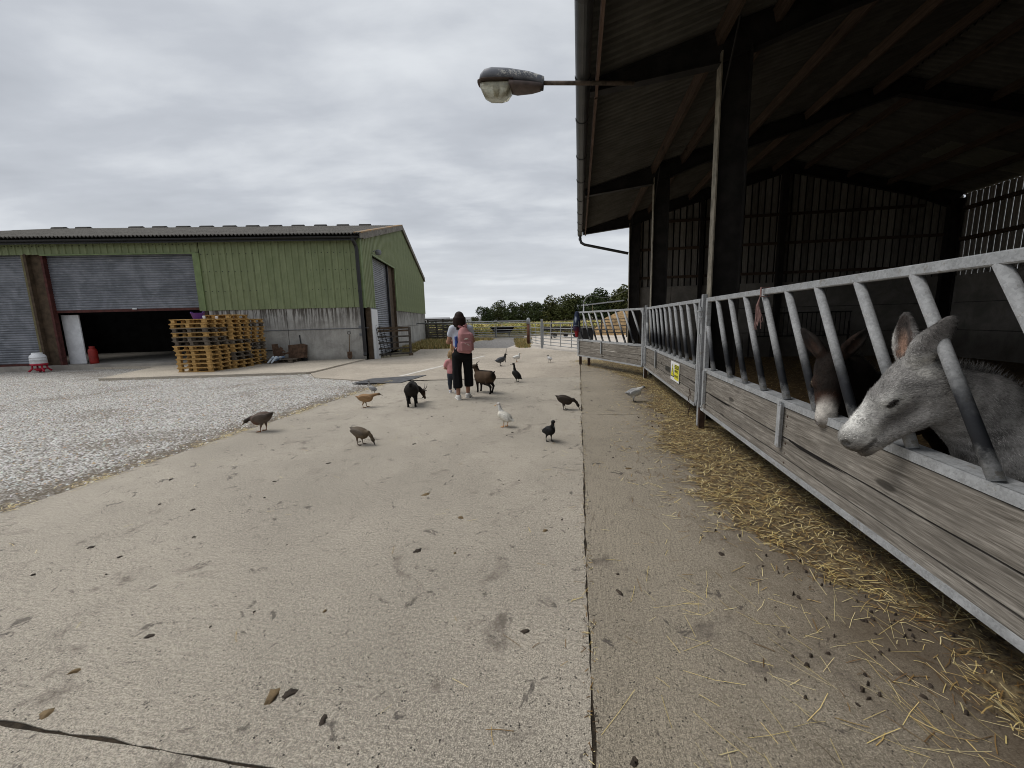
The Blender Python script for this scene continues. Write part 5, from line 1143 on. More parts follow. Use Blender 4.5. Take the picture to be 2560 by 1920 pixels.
D('tall upright black duck with a white throat patch', (.12, 10.20), -60, 'tall', 0.847, (.009, .0085, .008), leg=(.02, .018, .016), bill=(.05, .05, .045), bib=(.62, .62, .62), hturn=30)
D('pale grey duck with a dark head near the open barrier', (1.38, 14.73), -30, 'stand', 0.666, (.52, .51, .50), (.60, .59, .57), None, (.05, .045, .04), (.40, .38, .36), leg=(.06, .05, .05), bill=(.07, .06, .05), nk=([(0, 0, 0), (.02, 0, .04), (.02, 0, .07), (.02, 0, .09)], (.8, .5, -.3)))
D('white duck with an orange bill and orange legs', (-.12, 5.84), -62, 'stand', 0.725, W_, (.70, .66, .56), None, (.74, .73, .70), None, leg=(.62, .24, .035), bill=(.62, .30, .07), lean=32, nk=([(-.01, 0, .0), (.02, 0, .055), (.035, 0, .11), (.05, 0, .155)], (1, 0, -.35)))
D('dark brown duck reaching down beside the long joint', (.90, 6.88), 100, 'peck', 0.814, (.045, .034, .026), (.040, .028, .022), None, (.022, .018, .014), (.03, .022, .018), leg=(.03, .026, .022), bill=(.03, .03, .028), nk=([(-.01, 0, -.01), (.06, 0, -.01), (.12, 0, -.06), (.15, 0, -.12)], (.45, 0, -.9)))
D('black crested duck with a fluffy topknot', (.46, 5.07), 155, 'stand', 0.644, (.008, .008, .009), leg=(.012, .012, .012), bill=(.05, .06, .065), crest=True, lean=22, nk=([(-.02, 0, .0), (.01, 0, .03), (.03, 0, .06), (.045, 0, .085)], (.8, 0, -.62)))
D('grey and white pied duck foraging in the loose straw', (2.25, 7.40), 78, 'stand', 0.823, (.12, .13, .15), (.66, .65, .62), (.66, .65, .62), (.08, .085, .09), (.66, .65, .62), (.50, .50, .50), (.10, .11, .12), leg=(.10, .085, .07), bill=(.10, .09, .07), lean=12, nk=([(0, 0, 0), (.05, 0, .015), (.085, 0, .03), (.11, 0, .045)], (1, 0, -.35)))

# ------------------------------------------------------------------ goats
def goat(label, loc, bearing, coat, dark, headpts, hdir, s=1.0, horns=.16, face=None, legs=((.0, .0), (.0, .0)), belly=None):
    root = thing('goat', label, 'goat', (loc[0], loc[1], 0), pi/2-radians(bearing)); root.scale = (s,)*3; S = SDF(.03); belly = belly or dark
    S.cap((-.20, 0, .42), (.18, 0, .43), .150, .135, coat, .05); S.ell((.0, 0, .36), (.26, .17, .14), coat, .05); S.ell((-.23, 0, .44), (.13, .125, .12), coat, .04); S.ell((.22, 0, .41), (.11, .105, .14), coat, .04)
    S.cap((-.28, 0, .555), (.22, 0, .555), .034, .028, dark, .03); S.cap((-.33, 0, .53), (-.40, 0, .58), .030, .014, dark, .02)
    for i in range(9): S.cap((-.16+.035*i, .03*(-1)**i, .27), (-.17+.035*i, .035*(-1)**i, .225-.015*(i % 3)), .03, .012, belly, .03)
    for k, x in enumerate((.19, -.23)):
        for j, s_ in enumerate((1, -1)):
            o_ = legs[k][j]; y = s_*.085
            if k == 0: S.chain([(x, y, .36), (x+o_*.4, y, .235), (x+o_*.9, y, .045)], [.060, .032, .021], [coat, dark], .02)
            else: S.chain([(x, y*.9, .40), (x+.05+o_*.3, y, .27), (x-.045+o_*.6, y, .19), (x-.01+o_, y, .045)], [.090, .050, .027, .021], [coat, dark, dark], .02)
            S.cap((x+o_*(.9 if k == 0 else 1)-(0 if k == 0 else .01), y, .045), (x+o_*(.9 if k == 0 else 1)+.012, y, .012), .024, .028, (.012, .011, .01), .008)
    p = [V3(*q) for q in headpts]; S.chain(p, [.085, .062, .052], coat, .03); h = unit(V3(*hdir)); hu = unit(V3(0, 0, 1)-h*h[2]) if abs(h[2]) < .95 else V3(1, 0, 0); sd_ = np.cross(hu, h); c = p[-1]
    S.ell(c+h*.03, (.085, .055, .060), face or coat, .03, x=h, up=hu); S.cap(c+h*.06-hu*.01, c+h*.165-hu*.02, .045, .030, face or coat, .02); S.ell(c+h*.185-hu*.022, (.026, .028, .026), dark, .015, x=h, up=hu)
    S.cap(c+h*.13-hu*.05, c+h*.12-hu*.13, .018, .004, dark, .01)
    for s_ in (1, -1): S.cap(c+sd_*s_*.045+hu*.03, c+sd_*s_*.135+hu*.045-h*.03, .020, .010, dark, .012, sq=(h, .6)); S.ell(c+h*.055+sd_*s_*.047+hu*.02, (.011, .008, .009), (.02, .015, .01), .004, x=h, up=hu)
    S.paint(c+h*.09+sd_*.03, (.09, .02, .03), (.30, .25, .19), .5, .5, x=h, up=hu); S.paint(c+h*.09-sd_*.03, (.09, .02, .03), (.30, .25, .19), .5, .5, x=h, up=hu)
    if face is not None and sum(coat) > .1:
        S.paint((0, 0, .60), (.36, .045, .06), (.006, .005, .004), .97, .4); S.paint((.0, 0, .22), (.4, .2, .10), (.012, .009, .007), .9, .4); S.paint((-.33, 0, .45), (.06, .09, .10), (.01, .008, .006), .85, .4)
    o, V, F, C = sdf_obj('body', S, .010, M_GOAT, root)
    hairs('hair_coat', V, F, C, 5000, .028, .0022, (-.35, 0, -1), M_HAIRS, root, .15)
    for s_ in (1, -1):
        q = [c+sd_*s_*.022+hu*.05-h*.01, c+sd_*s_*.030+hu*(.05+horns*.5)-h*(.01+horns*.12), c+sd_*s_*.055+hu*(.05+horns*.85)-h*(.03+horns*.45)]
        MB().tube(q, [.017, .012, .004], 8).build('horn', M_HORN, root, smooth=True)
    return root
M_HORN = simple('horn_keratin', (.30, .27, .24), .5, 0, .25, 30, .3)
goat('black goat seen from behind with horned head lowered to the right', (-1.90, 7.62), -9, (.018, .015, .013), (.006, .0055, .005), ((.27, 0, .44), (.36, -.14, .34), (.36, -.23, .26)), (.35, -.35, -.9), .78, .18, (.06, .035, .022), belly=(.03, .025, .02))
goat('brown goat with a black back stripe nuzzling beside the woman', (-.60, 8.80), -46, (.085, .052, .030), (.007, .006, .005), ((.22, 0, .48), (.27, .02, .58), (.28, .03, .665)), (.75, .6, .10), .84, .12, (.07, .045, .03), legs=((-.02, .05), (-.07, .04)))

# ------------------------------------------------------------------ people
def hand(S, w, f, n, col, s=1.0, curl=.5):
    """palm from wrist w along f, palm normal n; four fingers and a thumb"""
    w, f, n = V3(*w), unit(f), unit(n); sd_ = np.cross(n, f); S.box(w+f*.045*s, (.045*s, .038*s, .014*s), .012*s, col, .012, x=f, up=n)
    for i, (o, L) in enumerate(((-.030, .062), (-.010, .072), (.010, .068), (.029, .052))):
        b = w+f*.082*s+sd_*o*s; m = b+(f*cos(curl*.6)+n*sin(curl*.6))*L*.5*s; t_ = m+(f*cos(curl*1.8)+n*sin(curl*1.8))*L*.5*s; S.chain([b, m, t_], [.0095*s, .009*s, .0075*s], col, .004)
    b = w+f*.02*s-sd_*.034*s; m = b+(f*.6-sd_*.8)*.035*s+n*.01*s; S.chain([b, m, m+f*.032*s+n*.012*s], [.013*s, .011*s, .009*s], col, .006)
SK = (.36, .19, .125)
def person_root(label, loc, bearing): return thing('person', label, 'person', (loc[0], loc[1], 0), pi/2-radians(bearing)-pi/2)
# local frame of people: y = the way they face, x = their right
wm_ = person_root('woman in a pale tee and black wide trousers, head bent, pink rucksack on her back', (-.99, 8.20), -14); wm_.scale = (1.035,)*3
S = SDF(.025)
S.ell((-.02, .05, 1.555), (.075, .092, .105), SK, .02, x=(1, 0, 0), up=(0, -.35, 1)); S.ell((-.02, .135, 1.49), (.045, .035, .05), SK, .03); S.cap((-.02, .15, 1.545), (-.02, .163, 1.515), .012, .014, SK, .01)
for s_ in (1, -1): S.ell((-.02+s_*.074, .045, 1.54), (.010, .022, .030), SK, .008); S.ell((-.02+s_*.03, .13, 1.553), (.012, .006, .008), (.03, .02, .015), .004)
S.cap((-.02, .145, 1.468), (-.02, .146, 1.468), .014, .014, (.30, .11, .09), .006)
S.chain([(-.01, .03, 1.50), (0, .0, 1.40)], [.052, .058], SK); S.cap((-.13, 0, 1.355), (.13, 0, 1.355), .062, .062, SK, .05); S.ell((0, 0, 1.20), (.155, .105, .20), SK, .05); S.ell((0, 0, 1.0), (.145, .105, .12), SK, .05); S.ell((0, -.02, .90), (.17, .125, .13), SK, .05)
for s_, (el, wr) in zip((-1, 1), (((-.245, .06, 1.11), (-.10, .26, 1.09)), ((.235, .06, 1.12), (.08, .27, 1.08)))):
    S.chain([(s_*.165, 0, 1.36), el, wr], [.050, .040, .027], SK, .02); hand(S, wr, (-s_*.55, .8, .05), (0, .1, -1), SK, 1.0, .9)
for s_, kx, ax, ay in ((-1, -.10, -.115, -.10), (1, .10, .095, .06)):
    S.chain([(s_*.095, 0, .88), (kx, .02+ay*.4, .48), (ax, ay, .09)], [.092, .060, .036], SK, .03); S.cap((ax, ay-.02, .05), (ax+s_*.012, ay+.13, .03), .036, .030, SK, .02)
sdf_obj('body', S, .009, M_SKIN, wm_)
TEE = (.50, .53, .60); S = SDF(.03)
S.cap((-.135, 0, 1.355), (.135, 0, 1.355), .074, .074, TEE, .05); S.ell((0, 0, 1.20), (.175, .122, .21), TEE, .05); S.ell((0, 0, 1.05), (.160, .118, .12), TEE, .05); S.cap((0, .01, 1.42), (0, .02, 1.40), .07, .075, TEE, .04)
for s_ in (1, -1): S.cap((s_*.165, 0, 1.36), (s_*.208, .027, 1.255), .070, .060, TEE, .03)
S.box((0, 0, .905), (.3, .3, .05), .01, TEE, .01, sub=True)
for i in range(6): S.cap((-.14+.03*i, -.125, .98+.03*(i % 3)), (-.10+.04*i, -.12, 1.02+.05*(i % 2)), .010, .006, TEE, .02)
sdf_obj('tee_shirt', S, .009, M_CLOTH, wm_)
TR = (.006, .006, .007); S = SDF(.035)
S.ell((0, -.02, .96), (.155, .120, .10), TR, .04); S.ell((0, -.03, .86), (.185, .140, .13), TR, .05)
for s_, kx, ay in ((-1, -.118, -.09), (1, .112, .04)):
    S.chain([(s_*.095, -.01, .84), (kx, .0+ay*.5, .52), (kx+s_*.004, ay, .25)], [.104, .086, .088], TR, .02)
    for q in range(5): a = q*1.25; S.cap((kx+.055*cos(a), ay*.6+.055*sin(a), .62), (kx+.072*cos(a), ay+.072*sin(a), .27), .020, .024, TR, .02)
    S.box((kx, ay, .16), (.2, .2, .065), .01, TR, .01, sub=True)
sdf_obj('trousers', S, .010, M_CLOTH, wm_)
HR = (.020, .010, .0075); S = SDF(.02); M_HAIR = hide_mat('hair', 26, .45, .8, (1, 1, .12), .65, .006, .5, .12)
S.ell((-.02, .015, 1.585), (.092, .105, .105), HR, .02, x=(1, 0, 0), up=(0, -.35, 1)); S.ell((-.02, -.03, 1.49), (.102, .080, .145), HR, .03)
for i in range(13):
    a = pi*(.95+1.1*i/12); x, y = -.02+.088*cos(a), -.0+.085*sin(a); S.cap((x, y+.01, 1.55), (x*1.30, y-.02+.02*(i % 2), 1.375-.03*((i*7) % 3)), .034, .010, HR, .018)
for s_ in (1, -1): S.cap((-.02+s_*.085, .05, 1.56), (-.02+s_*.088, .09, 1.40), .026, .014, HR, .02)
sdf_obj('hair', S, .008, M_HAIR, wm_)
def shoe(par, ax, ay, rot, s=1.0, col=(.62, .61, .58)):
    S = SDF(.012); d = V3(sin(rot), cos(rot), 0); b = V3(ax, ay, 0)
    S.cap(b-d*.045*s+V3(0, 0, .046*s), b+d*.125*s+V3(0, 0, .036*s), .044*s, .036*s, col, .015, sq=((0, 0, 1), .9)); S.ell(b+V3(0, 0, .070*s)-d*.02*s, (.046*s, .05*s, .035*s), col, .02); S.ell(b+V3(0, 0, .115*s)-d*.02*s, (.030*s, .032*s, .03*s), (.08, .05, .04), .006, sub=True)
    S.box(b+d*.04*s+V3(0, 0, .012*s), (.132*s, .044*s, .012*s), .010*s, (.70, .69, .66), .006, x=d); sdf_obj('shoe', S, .007*s, M_CLOTH, par)
shoe(wm_, -.115, -.10, -.1); shoe(wm_, .095, .06, .35)
# rucksack, worn on both straps, bottle in its side pocket
PK = (.42, .205, .208); bk = thing('rucksack', 'dusty pink rucksack on the back of the woman, slung a little to the right', 'rucksack', wm_.location, wm_.rotation_euler[2]); bk.scale = (1.035,)*3
bk['label'] = 'dusty pink rucksack slung on the back of the woman'
S = SDF(.03); ox = .045
S.box((ox, -.20, 1.10), (.14, .08, .20), .06, PK, .03, x=(1, 0, -.14), up=(0, 0, 1)); S.ell((ox-.015, -.175, 1.30), (.095, .07, .09), PK, .05); S.box((ox+.01, -.285, 1.03), (.105, .03, .09), .028, cmul(PK, .9), .012); S.box((ox, -.262, 1.225), (.085, .022, .05), .02, cmul(PK, 1.08), .012)
for s_ in (1, -1): S.box((ox+s_*.135, -.20, 1.02), (.022, .05, .075), .02, cmul(PK, .95), .012)
for i in range(7): S.cap((ox-.10+.03*i, -.27, .955+.012*(i % 2)), (ox-.08+.03*i, -.255, 1.10), .006, .012, cmul(PK, .85), .02)
sdf_obj('bag', S, .008, M_CLOTH, bk)
m = MB()
for s_ in (1, -1): m.tube([(ox+s_*.035, -.13, 1.38), (s_*.085, -.06, 1.425), (s_*.10, .02, 1.44), (s_*.125, .10, 1.36), (s_*.14, .125, 1.22), (s_*.165, .05, 1.05), (s_*.15+ox*.5, -.12, .98)], [.024, .026, .026, .026, .022, .012, .010], 8)
m.build('shoulder_strap', simple('strap_pink', (.42, .19, .195), .85, 0, .12, 20, .2), bk, smooth=True)
MB().tube([(ox-.03, -.17, 1.375), (ox-.02, -.20, 1.42), (ox+.02, -.20, 1.42), (ox+.03, -.17, 1.375)], .009, 6).build('loop_handle', MATS['strap_pink'], bk, smooth=True)
M_TRIMW = simple('pale_trim', (.65, .60, .55), .6, 0, .1)
MB().box((ox+.005, -.290, 1.17), (.050, .01, .022)).tube([(ox-.02, -.300, 1.16), (ox, -.31, 1.18), (ox+.03, -.305, 1.185), (ox+.05, -.30, 1.165)], .006, 5).box((ox-.01, -.318, 1.085), (.03, .008, .010), Matrix.Rotation(.6, 3, 'Y')).box((ox+.04, -.318, 1.065), (.05, .008, .010), Matrix.Rotation(.7, 3, 'Y')).build('white_badge', M_TRIMW, bk)
bt = MB().lathe([(.026, -.10), (.030, -.08), (.030, .02), (.024, .035), (.030, .045), (.030, .09), (.024, .105)], (0, 0, 0), 14)
o = bt.build('water_bottle', simple('bottle_blue', (.035, .07, .26), .35, 0, .15), None, smooth=True); o.matrix_world = wm_.matrix_basis @ Matrix.Translation((ox-.168, -.21, 1.12)); tag(o, 'blue bottle in the side pocket of the pink rucksack', 'bottle')
# paper feed bag in her hands
S = SDF(.01); S.box((0, 0, 0), (.055, .035, .09), .02, (.52, .34, .16), .01); 
for i in range(5): S.cap((-.05+.025*i, -.036, -.08), (-.04+.02*i, -.03, .08), .006, .004, (.50, .32, .15), .01)
pb_ = thing('feed_bag', 'tan paper bag of animal feed held in front of the woman', 'paper bag', (0, 0, 0)); pb_.matrix_world = wm_.matrix_basis @ Matrix.Translation((-.13, .33, 1.02)); sdf_obj('bag', S, .007, M_CLOTH, pb_)
# child
ch_ = person_root('fair-haired small child in a pink tee and dark leggings beside the woman', (-1.30, 8.86), -10)
S = SDF(.018); SKC = (.52, .31, .23)
S.ell((0, .015, .845), (.066, .080, .088), SKC, .02); S.ell((0, .085, .81), (.035, .02, .03), SKC, .02); S.cap((0, .09, .84), (0, .098, .832), .008, .009, SKC, .008); S.cap((-.012, .09, .795), (.012, .09, .795), .006, .006, (.4, .15, .12), .004)
for s_ in (1, -1): S.ell((s_*.067, .01, .835), (.008, .016, .02), SKC, .006); S.ell((s_*.026, .086, .852), (.009, .005, .007), (.05, .04, .03), .003)
S.cap((0, 0, .77), (0, 0, .72), .034, .038, SKC); S.cap((-.075, 0, .69), (.075, 0, .69), .042, .042, SKC, .03); S.ell((0, 0, .58), (.095, .07, .13), SKC, .03); S.ell((0, 0, .44), (.095, .075, .08), SKC, .03)
for s_, el, wr in ((-1, (-.155, .02, .555), (-.055, .13, .50)), (1, (.15, .03, .56), (.05, .13, .53))): S.chain([(s_*.10, 0, .695), el, wr], [.034, .027, .020], SKC, .015); hand(S, wr, (-s_*.7, .7, 0), (0, 0, -1), SKC, .58, .8)
for s_, ax, ay in ((-1, -.06, .03), (1, .065, -.05)): S.chain([(s_*.052, 0, .40), (ax, ay*.5, .22), (ax, ay, .05)], [.056, .038, .026], SKC, .02)
sdf_obj('body', S, .0075, M_SKIN, ch_)
PT = (.60, .27, .275); S = SDF(.02); S.cap((-.078, 0, .695), (.078, 0, .695), .050, .050, PT, .03); S.ell((0, 0, .58), (.108, .084, .13), PT, .04); S.ell((0, 0, .48), (.118, .092, .09), PT, .04)
for s_ in (1, -1): S.cap((s_*.10, 0, .69), (s_*.14, .01, .61), .046, .044, PT, .02)
S.box((0, 0, .365), (.2, .2, .04), .01, PT, .008, sub=True); S.paint((.0, .08, .62), (.05, .05, .04), (.75, .6, .6), .8, .3); sdf_obj('tee_shirt', S, .0075, M_CLOTH, ch_)
LG = (.035, .042, .055); S = SDF(.02); S.ell((0, 0, .43), (.102, .082, .075), LG, .03)
for s_, ax, ay in ((-1, -.06, .03), (1, .065, -.05)): S.chain([(s_*.052, 0, .40), (ax, ay*.5, .22), (ax, ay, .10)], [.063, .046, .036], LG, .02)
sdf_obj('leggings', S, .0075, M_CLOTH, ch_)
BL = (.40, .27, .14); S = SDF(.015); S.ell((0, -.008, .865), (.075, .085, .085), BL, .015); S.ell((0, -.045, .825), (.06, .045, .06), BL, .02)
for i in range(7): a = pi*(1+i/6); S.cap((.07*cos(a), .06*sin(a)-.01, .84), (.068*cos(a), .062*sin(a)-.015, .775), .020, .010, BL, .012)
S.cap((0, -.03, .935), (0, -.045, .955), .022, .012, BL, .01); sdf_obj('hair', S, .007, M_HAIR, ch_)
shoe(ch_, -.06, .03, 0, .68, (.50, .50, .54)); shoe(ch_, .065, -.05, .2, .68, (.50, .50, .54))
# ================================================================== PALLETS AND THINGS BY THE SHED
M_PAL = [woodmat('pallet_new', (.27, .155, .05), (.52, .32, .115), (.68, .47, .22), 0, 1.6, .85, .22), woodmat('pallet_grey', (.09, .07, .055), (.17, .14, .11), (.27, .235, .19), 0, 1.6, .9, .2)]
PW, PD, PH = 1.30, .94, .150
def make_pallet(mt, k):
    r = thing('pallet', None, 'pallet'); rg = random.Random(k)
    db = None
    for i in range(5):
        if db is None: db = MB().box((0, 0, 0), (PW, .13, .022)).build('deck_board', mt, r); o = db
        else: o = inst(db, r)
        o.location = (rg.uniform(-.006, .006), -(PD*.435)+.2175*PD*i, PH-.011)
    cb_ = None
    for i in range(3):
        if cb_ is None: cb_ = MB().box((0, 0, 0), (.145, PD, .022)).build('cross_board', mt, r); o = cb_
        else: o = inst(cb_, r)
        o.location = (-.545+.545*i, 0, PH-.0335)
    bl = None
    for i in range(3):
        for j in range(3):
            if bl is None: bl = MB().box((0, 0, 0), (.13, .10, .082)).build('block', mt, r, bevel=.004); o = bl
            else: o = inst(bl, r)
            o.location = (-.545+.545*i, -(PD*.435)+(PD*.435)*j, .0635)
    bb = None
    for j in range(3):
        if bb is None: bb = MB().box((0, 0, 0), (PW, .11, .021)).build('bottom_board', mt, r); o = bb
        else: o = inst(bb, r)
        o.location = (0, -(PD*.435)+(PD*.435)*j, .011)
    return r
prot = [make_pallet(M_PAL[0], 1), make_pallet(M_PAL[1], 2)]; used_p = [False, False]
ORD = ['bottom', 'second', 'third', 'fourth', 'fifth', 'sixth', 'seventh', 'eighth', 'ninth', 'tenth', 'eleventh', 'twelfth', 'thirteenth', 'fourteenth', 'topmost']
ZS = .05
def stack(x, y, yaw, n, greys, which, lean=0):
    rg = random.Random(int(x*10+y*100))
    for i in range(n):
        k = 1 if i in greys else 0
        if used_p[k]: p = copy_tree(prot[k])
        else: p = prot[k]; used_p[k] = True
        p.location = (x+rg.uniform(-.025, .025)+lean*i, y+rg.uniform(-.02, .02), ZS+i*(PH+.0015)); p.rotation_euler = (0, 0, yaw+radians(rg.uniform(-1.2, 1.2)))
        pos = 'topmost' if i == n-1 else ('bottom' if i == 0 else ORD[i]+' from the ground')
        tag(p, f"{'weathered grey' if k else 'yellowish'} pallet, {pos} in the {which} stack", 'pallet', 'stacked pallets outside the green shed')
yw = radians(-4)
def ps(u, v): return (-10.28-.65*cos(yw)+u*cos(yw)-v*sin(yw), 14.08+.47+u*sin(yw)+v*cos(yw))
stack(*ps(0, 0), yw, 12, (6, 7, 9), 'nearest pallet', -.004)
stack(*ps(.10, 1.0), yw, 13, (3, 6, 2), 'middle pallet')
stack(*ps(.0, 1.98), yw, 12, (4, 5, 10), 'farthest pallet')
# purple tub, white cups on the stacks
M_PURP = simple('purple_plastic', (.13, .055, .28), .5, 0, .12, 4, .05); top1 = ZS+12*(PH+.0015)+.002
x_, y_ = ps(-.02, .0); MB_ = MB().lathe([(.14, 0), (.15, .01), (.205, .20), (.215, .205), (.20, .207), (.19, .19), (.135, .015)], (0, 0, 0), 24)
tb = thing('flexi_tub', 'purple rubber tub on top of the nearest pallet stack', 'tub', (x_, y_, top1)); MB_.build('tub', M_PURP, tb, smooth=True)
for s_ in (1, -1): MB().tube([(s_*.20, -.06, .20), (s_*.215, -.04, .24), (s_*.215, .04, .24), (s_*.20, .06, .20)], .012, 6).build('handle', M_PURP, tb, smooth=True)
x_, y_ = ps(.28, -.1); o = MB().lathe([(.035, 0), (.042, .02), (.042, .10), (.035, .105)], (0, 0, 0), 14).build('white_tub', M_WHITE, smooth=True); o.location = (x_, y_, top1); tag(o, 'small white pot on the nearest pallet stack beside the purple tub', 'pot')
x_, y_ = ps(.35, .66); o = MB().box((0, 0, .05), (.09, .06, .10)).build('white_block', M_WHITE, bevel=.01); o.location = (x_, y_, ZS+13*(PH+.0015)-.151+.002-.1); o.location.z = ZS+12*(PH+.0015)+.02
x_, y_ = ps(.30, .44); o.location = (x_, y_, ZS+12*(PH+.0015)+.002); tag(o, 'little white carton at the back of the nearest pallet stack', 'carton')
# lone pallet with rusty scrap
lp = copy_tree(prot[1]); lx, ly = -9.70, 17.15; lp.location = (lx, ly, ZS); lp.rotation_euler = (0, 0, radians(2)); lp.scale = (1.08, .95, 1.0)
tag(lp, 'grey pallet on the slab carrying rusty scrap by the wall', 'pallet'); lp.pop('group', None) if 'group' in lp else None
M_RP = simple('rust_plate', (.085, .050, .032), .85, 0, .5, 7, .5); zt = ZS+PH+.002
def RY(a): return Matrix.Rotation(radians(a), 3, 'Y')
o = MB().extr([(-.22, 0), (.16, 0), (.10, .30), (.14, .42), (.04, .50), (-.02, .40), (-.06, .62), (-.30, .60)], 'y', -.015, .015).build('scrap_bracket', M_RP); o.location = (lx-.08, ly+.1, zt); o.rotation_euler = (radians(-8), 0, radians(8)); tag(o, 'rusty notched steel bracket standing on the scrap pallet', 'scrap metal')
o = MB().extr([(-.36, 0), (.34, 0), (.40, .56), (.30, .60), (-.38, .55)], 'y', -.012, .012).box((.37, .08, .29), (.03, .16, .56)).build('scrap_plate', M_RP); o.location = (lx+.62, ly+.12, zt); o.rotation_euler = (radians(-10), 0, radians(-6)); tag(o, 'broad rusty steel plate propped on the scrap pallet', 'scrap metal')
o = MB().bar((-.3, 0, .2), (.4, -.05, .24), .05, .06).bar((-.1, -.1, .05), (.3, .1, .3), .04, .04).tube([(0, 0, .3), (.08, -.02, .36), (.14, 0, .28)], .03, 8).build('scrap_beam', M_RP); o.location = (lx+.15, ly-.12, zt); tag(o, 'rusty beam offcuts heaped between the scrap plates', 'scrap metal')
M_SACK = simple('blue_white_sheet', (.42, .50, .58), .5, 0, .45, 7, .5); S = SDF(.03); rg = random.Random(6)
for i in range(7): a = rg.uniform(0, 3); S.cap((rg.uniform(-.2, .2), rg.uniform(-.1, .1), .06), (rg.uniform(-.3, .25), rg.uniform(-.2, .0), rg.uniform(-.10, .12)), .045, .03, (.5, .56, .62) if i % 2 else (.10, .15, .24), .03)
S.cap((-.12, -.15, .08), (-.28, -.28, -.12), .05, .035, (.62, .68, .74), .03); S.cap((.0, -.16, .08), (-.12, -.32, -.13), .05, .03, (.55, .62, .70), .03)
sk = thing('plastic_sheet', 'crumpled blue and white plastic sheet draped over the scrap pallet', 'plastic sheet', (lx+.12, ly-.36, zt+.02)); sdf_obj('sheet', S, .012, M_CLOTH, sk)
# spade, leaning on the wall
sp_ = thing('spade', 'rusty spade leaning against the concrete wall near the downpipe', 'spade', SP(-.62, -.22, ZS), RS)
MB().tube([(0, .02, .32), (0, .14, 1.08)], .018, 8).build('shaft', simple('ash_handle', (.14, .10, .06), .8, 0, .3, 20), sp_, smooth=True)
MB().tube([(-.06, .14, 1.10), (-.05, .155, 1.20), (.05, .155, 1.20), (.06, .14, 1.10), (0, .138, 1.07), (-.06, .14, 1.10)], .012, 6).build('handle', M_BLACKP, sp_, smooth=True)
m = MB(); m.extr([(-.10, .34), (.10, .34), (.105, .12), (.07, .04), (0, 0), (-.07, .04), (-.105, .12)], 'y', -.004, .004); m.tube([(0, 0, .28), (0, .03, .42)], .022, 8); m.build('blade', M_RP, sp_)
# white drinker on a red stand
M_RED = simple('red_plastic', (.42, .025, .05), .45, 0, .15, 6, .05); dk = thing('poultry_drinker', 'white poultry drinker on a red splayed stand outside the left shutter', 'drinker', (-18.86, 16.30, -.01), .2); dk.scale = (.93,)*3
MB().lathe([(.26, .36), (.27, .38), (.265, .52), (.272, .525), (.265, .53), (.26, .62), (.267, .625), (.26, .63), (.245, .70), (.18, .76), (.165, .765), (.165, .82), (.15, .825)], (0, 0, 0), 24).build('tank', M_WHITE, dk, smooth=True)
MB().lathe([(.19, .27), (.27, .30), (.275, .36), (.26, .365)], (0, 0, 0), 24).build('tray', M_RED, dk, smooth=True)
MB().lathe([(.03, .0), (.20, .13), (.21, .15), (.19, .155)], (0, 0, 0), 16).build('lower_ring', M_RED, dk, smooth=True)
for a in (35, 145, 215, 325): q = radians(a); MB().tube([(.20*cos(q), .20*sin(q), .33), (.22*cos(q), .22*sin(q), .15), (.33*cos(q), .33*sin(q), .03)], [.030, .035, .04], 8).build('leg', M_RED, dk, smooth=True)
gb = thing('gas_bottle', 'red gas bottle in the dark doorway beside the white panel', 'gas bottle', SP(-11.52, .42, FL)); gb.scale = (.88,)*3; MB().lathe([(.15, 0), (.17, .03), (.175, .12), (.175, .60), (.15, .70), (.06, .76), (.05, .78)], (0, 0, 0), 20).build('cylinder', simple('red_enamel', (.25, .02, .015), .45, 0, .25, 5), gb, smooth=True)
MB().lathe([(.10, .72), (.11, .74), (.11, .84), (.10, .84), (.09, .75)], (0, 0, 0), 14).build('collar', MATS['red_enamel'], gb, smooth=True); MB().tube([(0, 0, .76), (0, 0, .84)], .02, 8).tube([(0, 0, .82), (.05, 0, .82)], .015, 8).build('valve', M_BLACKP, gb)
# rail hurdle beside the gable door and chain harrow leaning on it
M_OLDRAIL = simple('old_rail', (.075, .065, .055), .85, 0, .4, 7, .4); hx0, hx1 = Vector((-6.05, 19.1, 0)), Vector((-4.86, 19.62, 0)); dv = hx1-hx0; hL = 2.25
hd_ = thing('rail_hurdle', 'old brown rail hurdle in front of the gable shutter', 'hurdle', (-6.40, 18.95, 0), radians(23)); hL = 1.72
for z, w, mt in ((1.33, .10, M_BROWN), (1.20, .09, M_BROWN), (.93, .07, M_OLDRAIL), (.65, .07, M_OLDRAIL), (.38, .07, M_OLDRAIL), (.12, .08, M_OLDRAIL)): MB().box((hL/2, 0, z), (hL, .035, w)).build('rail', mt, hd_)
MB().box((hL, 0, .66), (.11, .09, 1.42)).build('post', M_OLDRAIL, hd_, bevel=.01); MB().box((.02, 0, .66), (.06, .06, 1.34)).build('post', M_BROWN, hd_); MB().box((hL, 0, .05), (.2, .14, .14)).build('foot', M_BROWN, hd_)
hw_ = thing('chain_harrow', 'dark chain harrow leaning against the left end of the rail hurdle', 'harrow', (-6.12, 18.82, 0), radians(23))
for q in range(3):
    p0, p1 = Vector((-.05+.17*q, .0, 1.55-.12*q)), Vector((.18+.17*q, -.28, .02)); m = MB().tube([p0, p1], .014, 6)
    for j in range(9): c = p0.lerp(p1, (j+.5)/9); m.bar(c-Vector((.05, 0, 0)), c+Vector((.05, 0, .02)), .012, .03)
    m.build('chain_rod', M_STEEL, hw_)

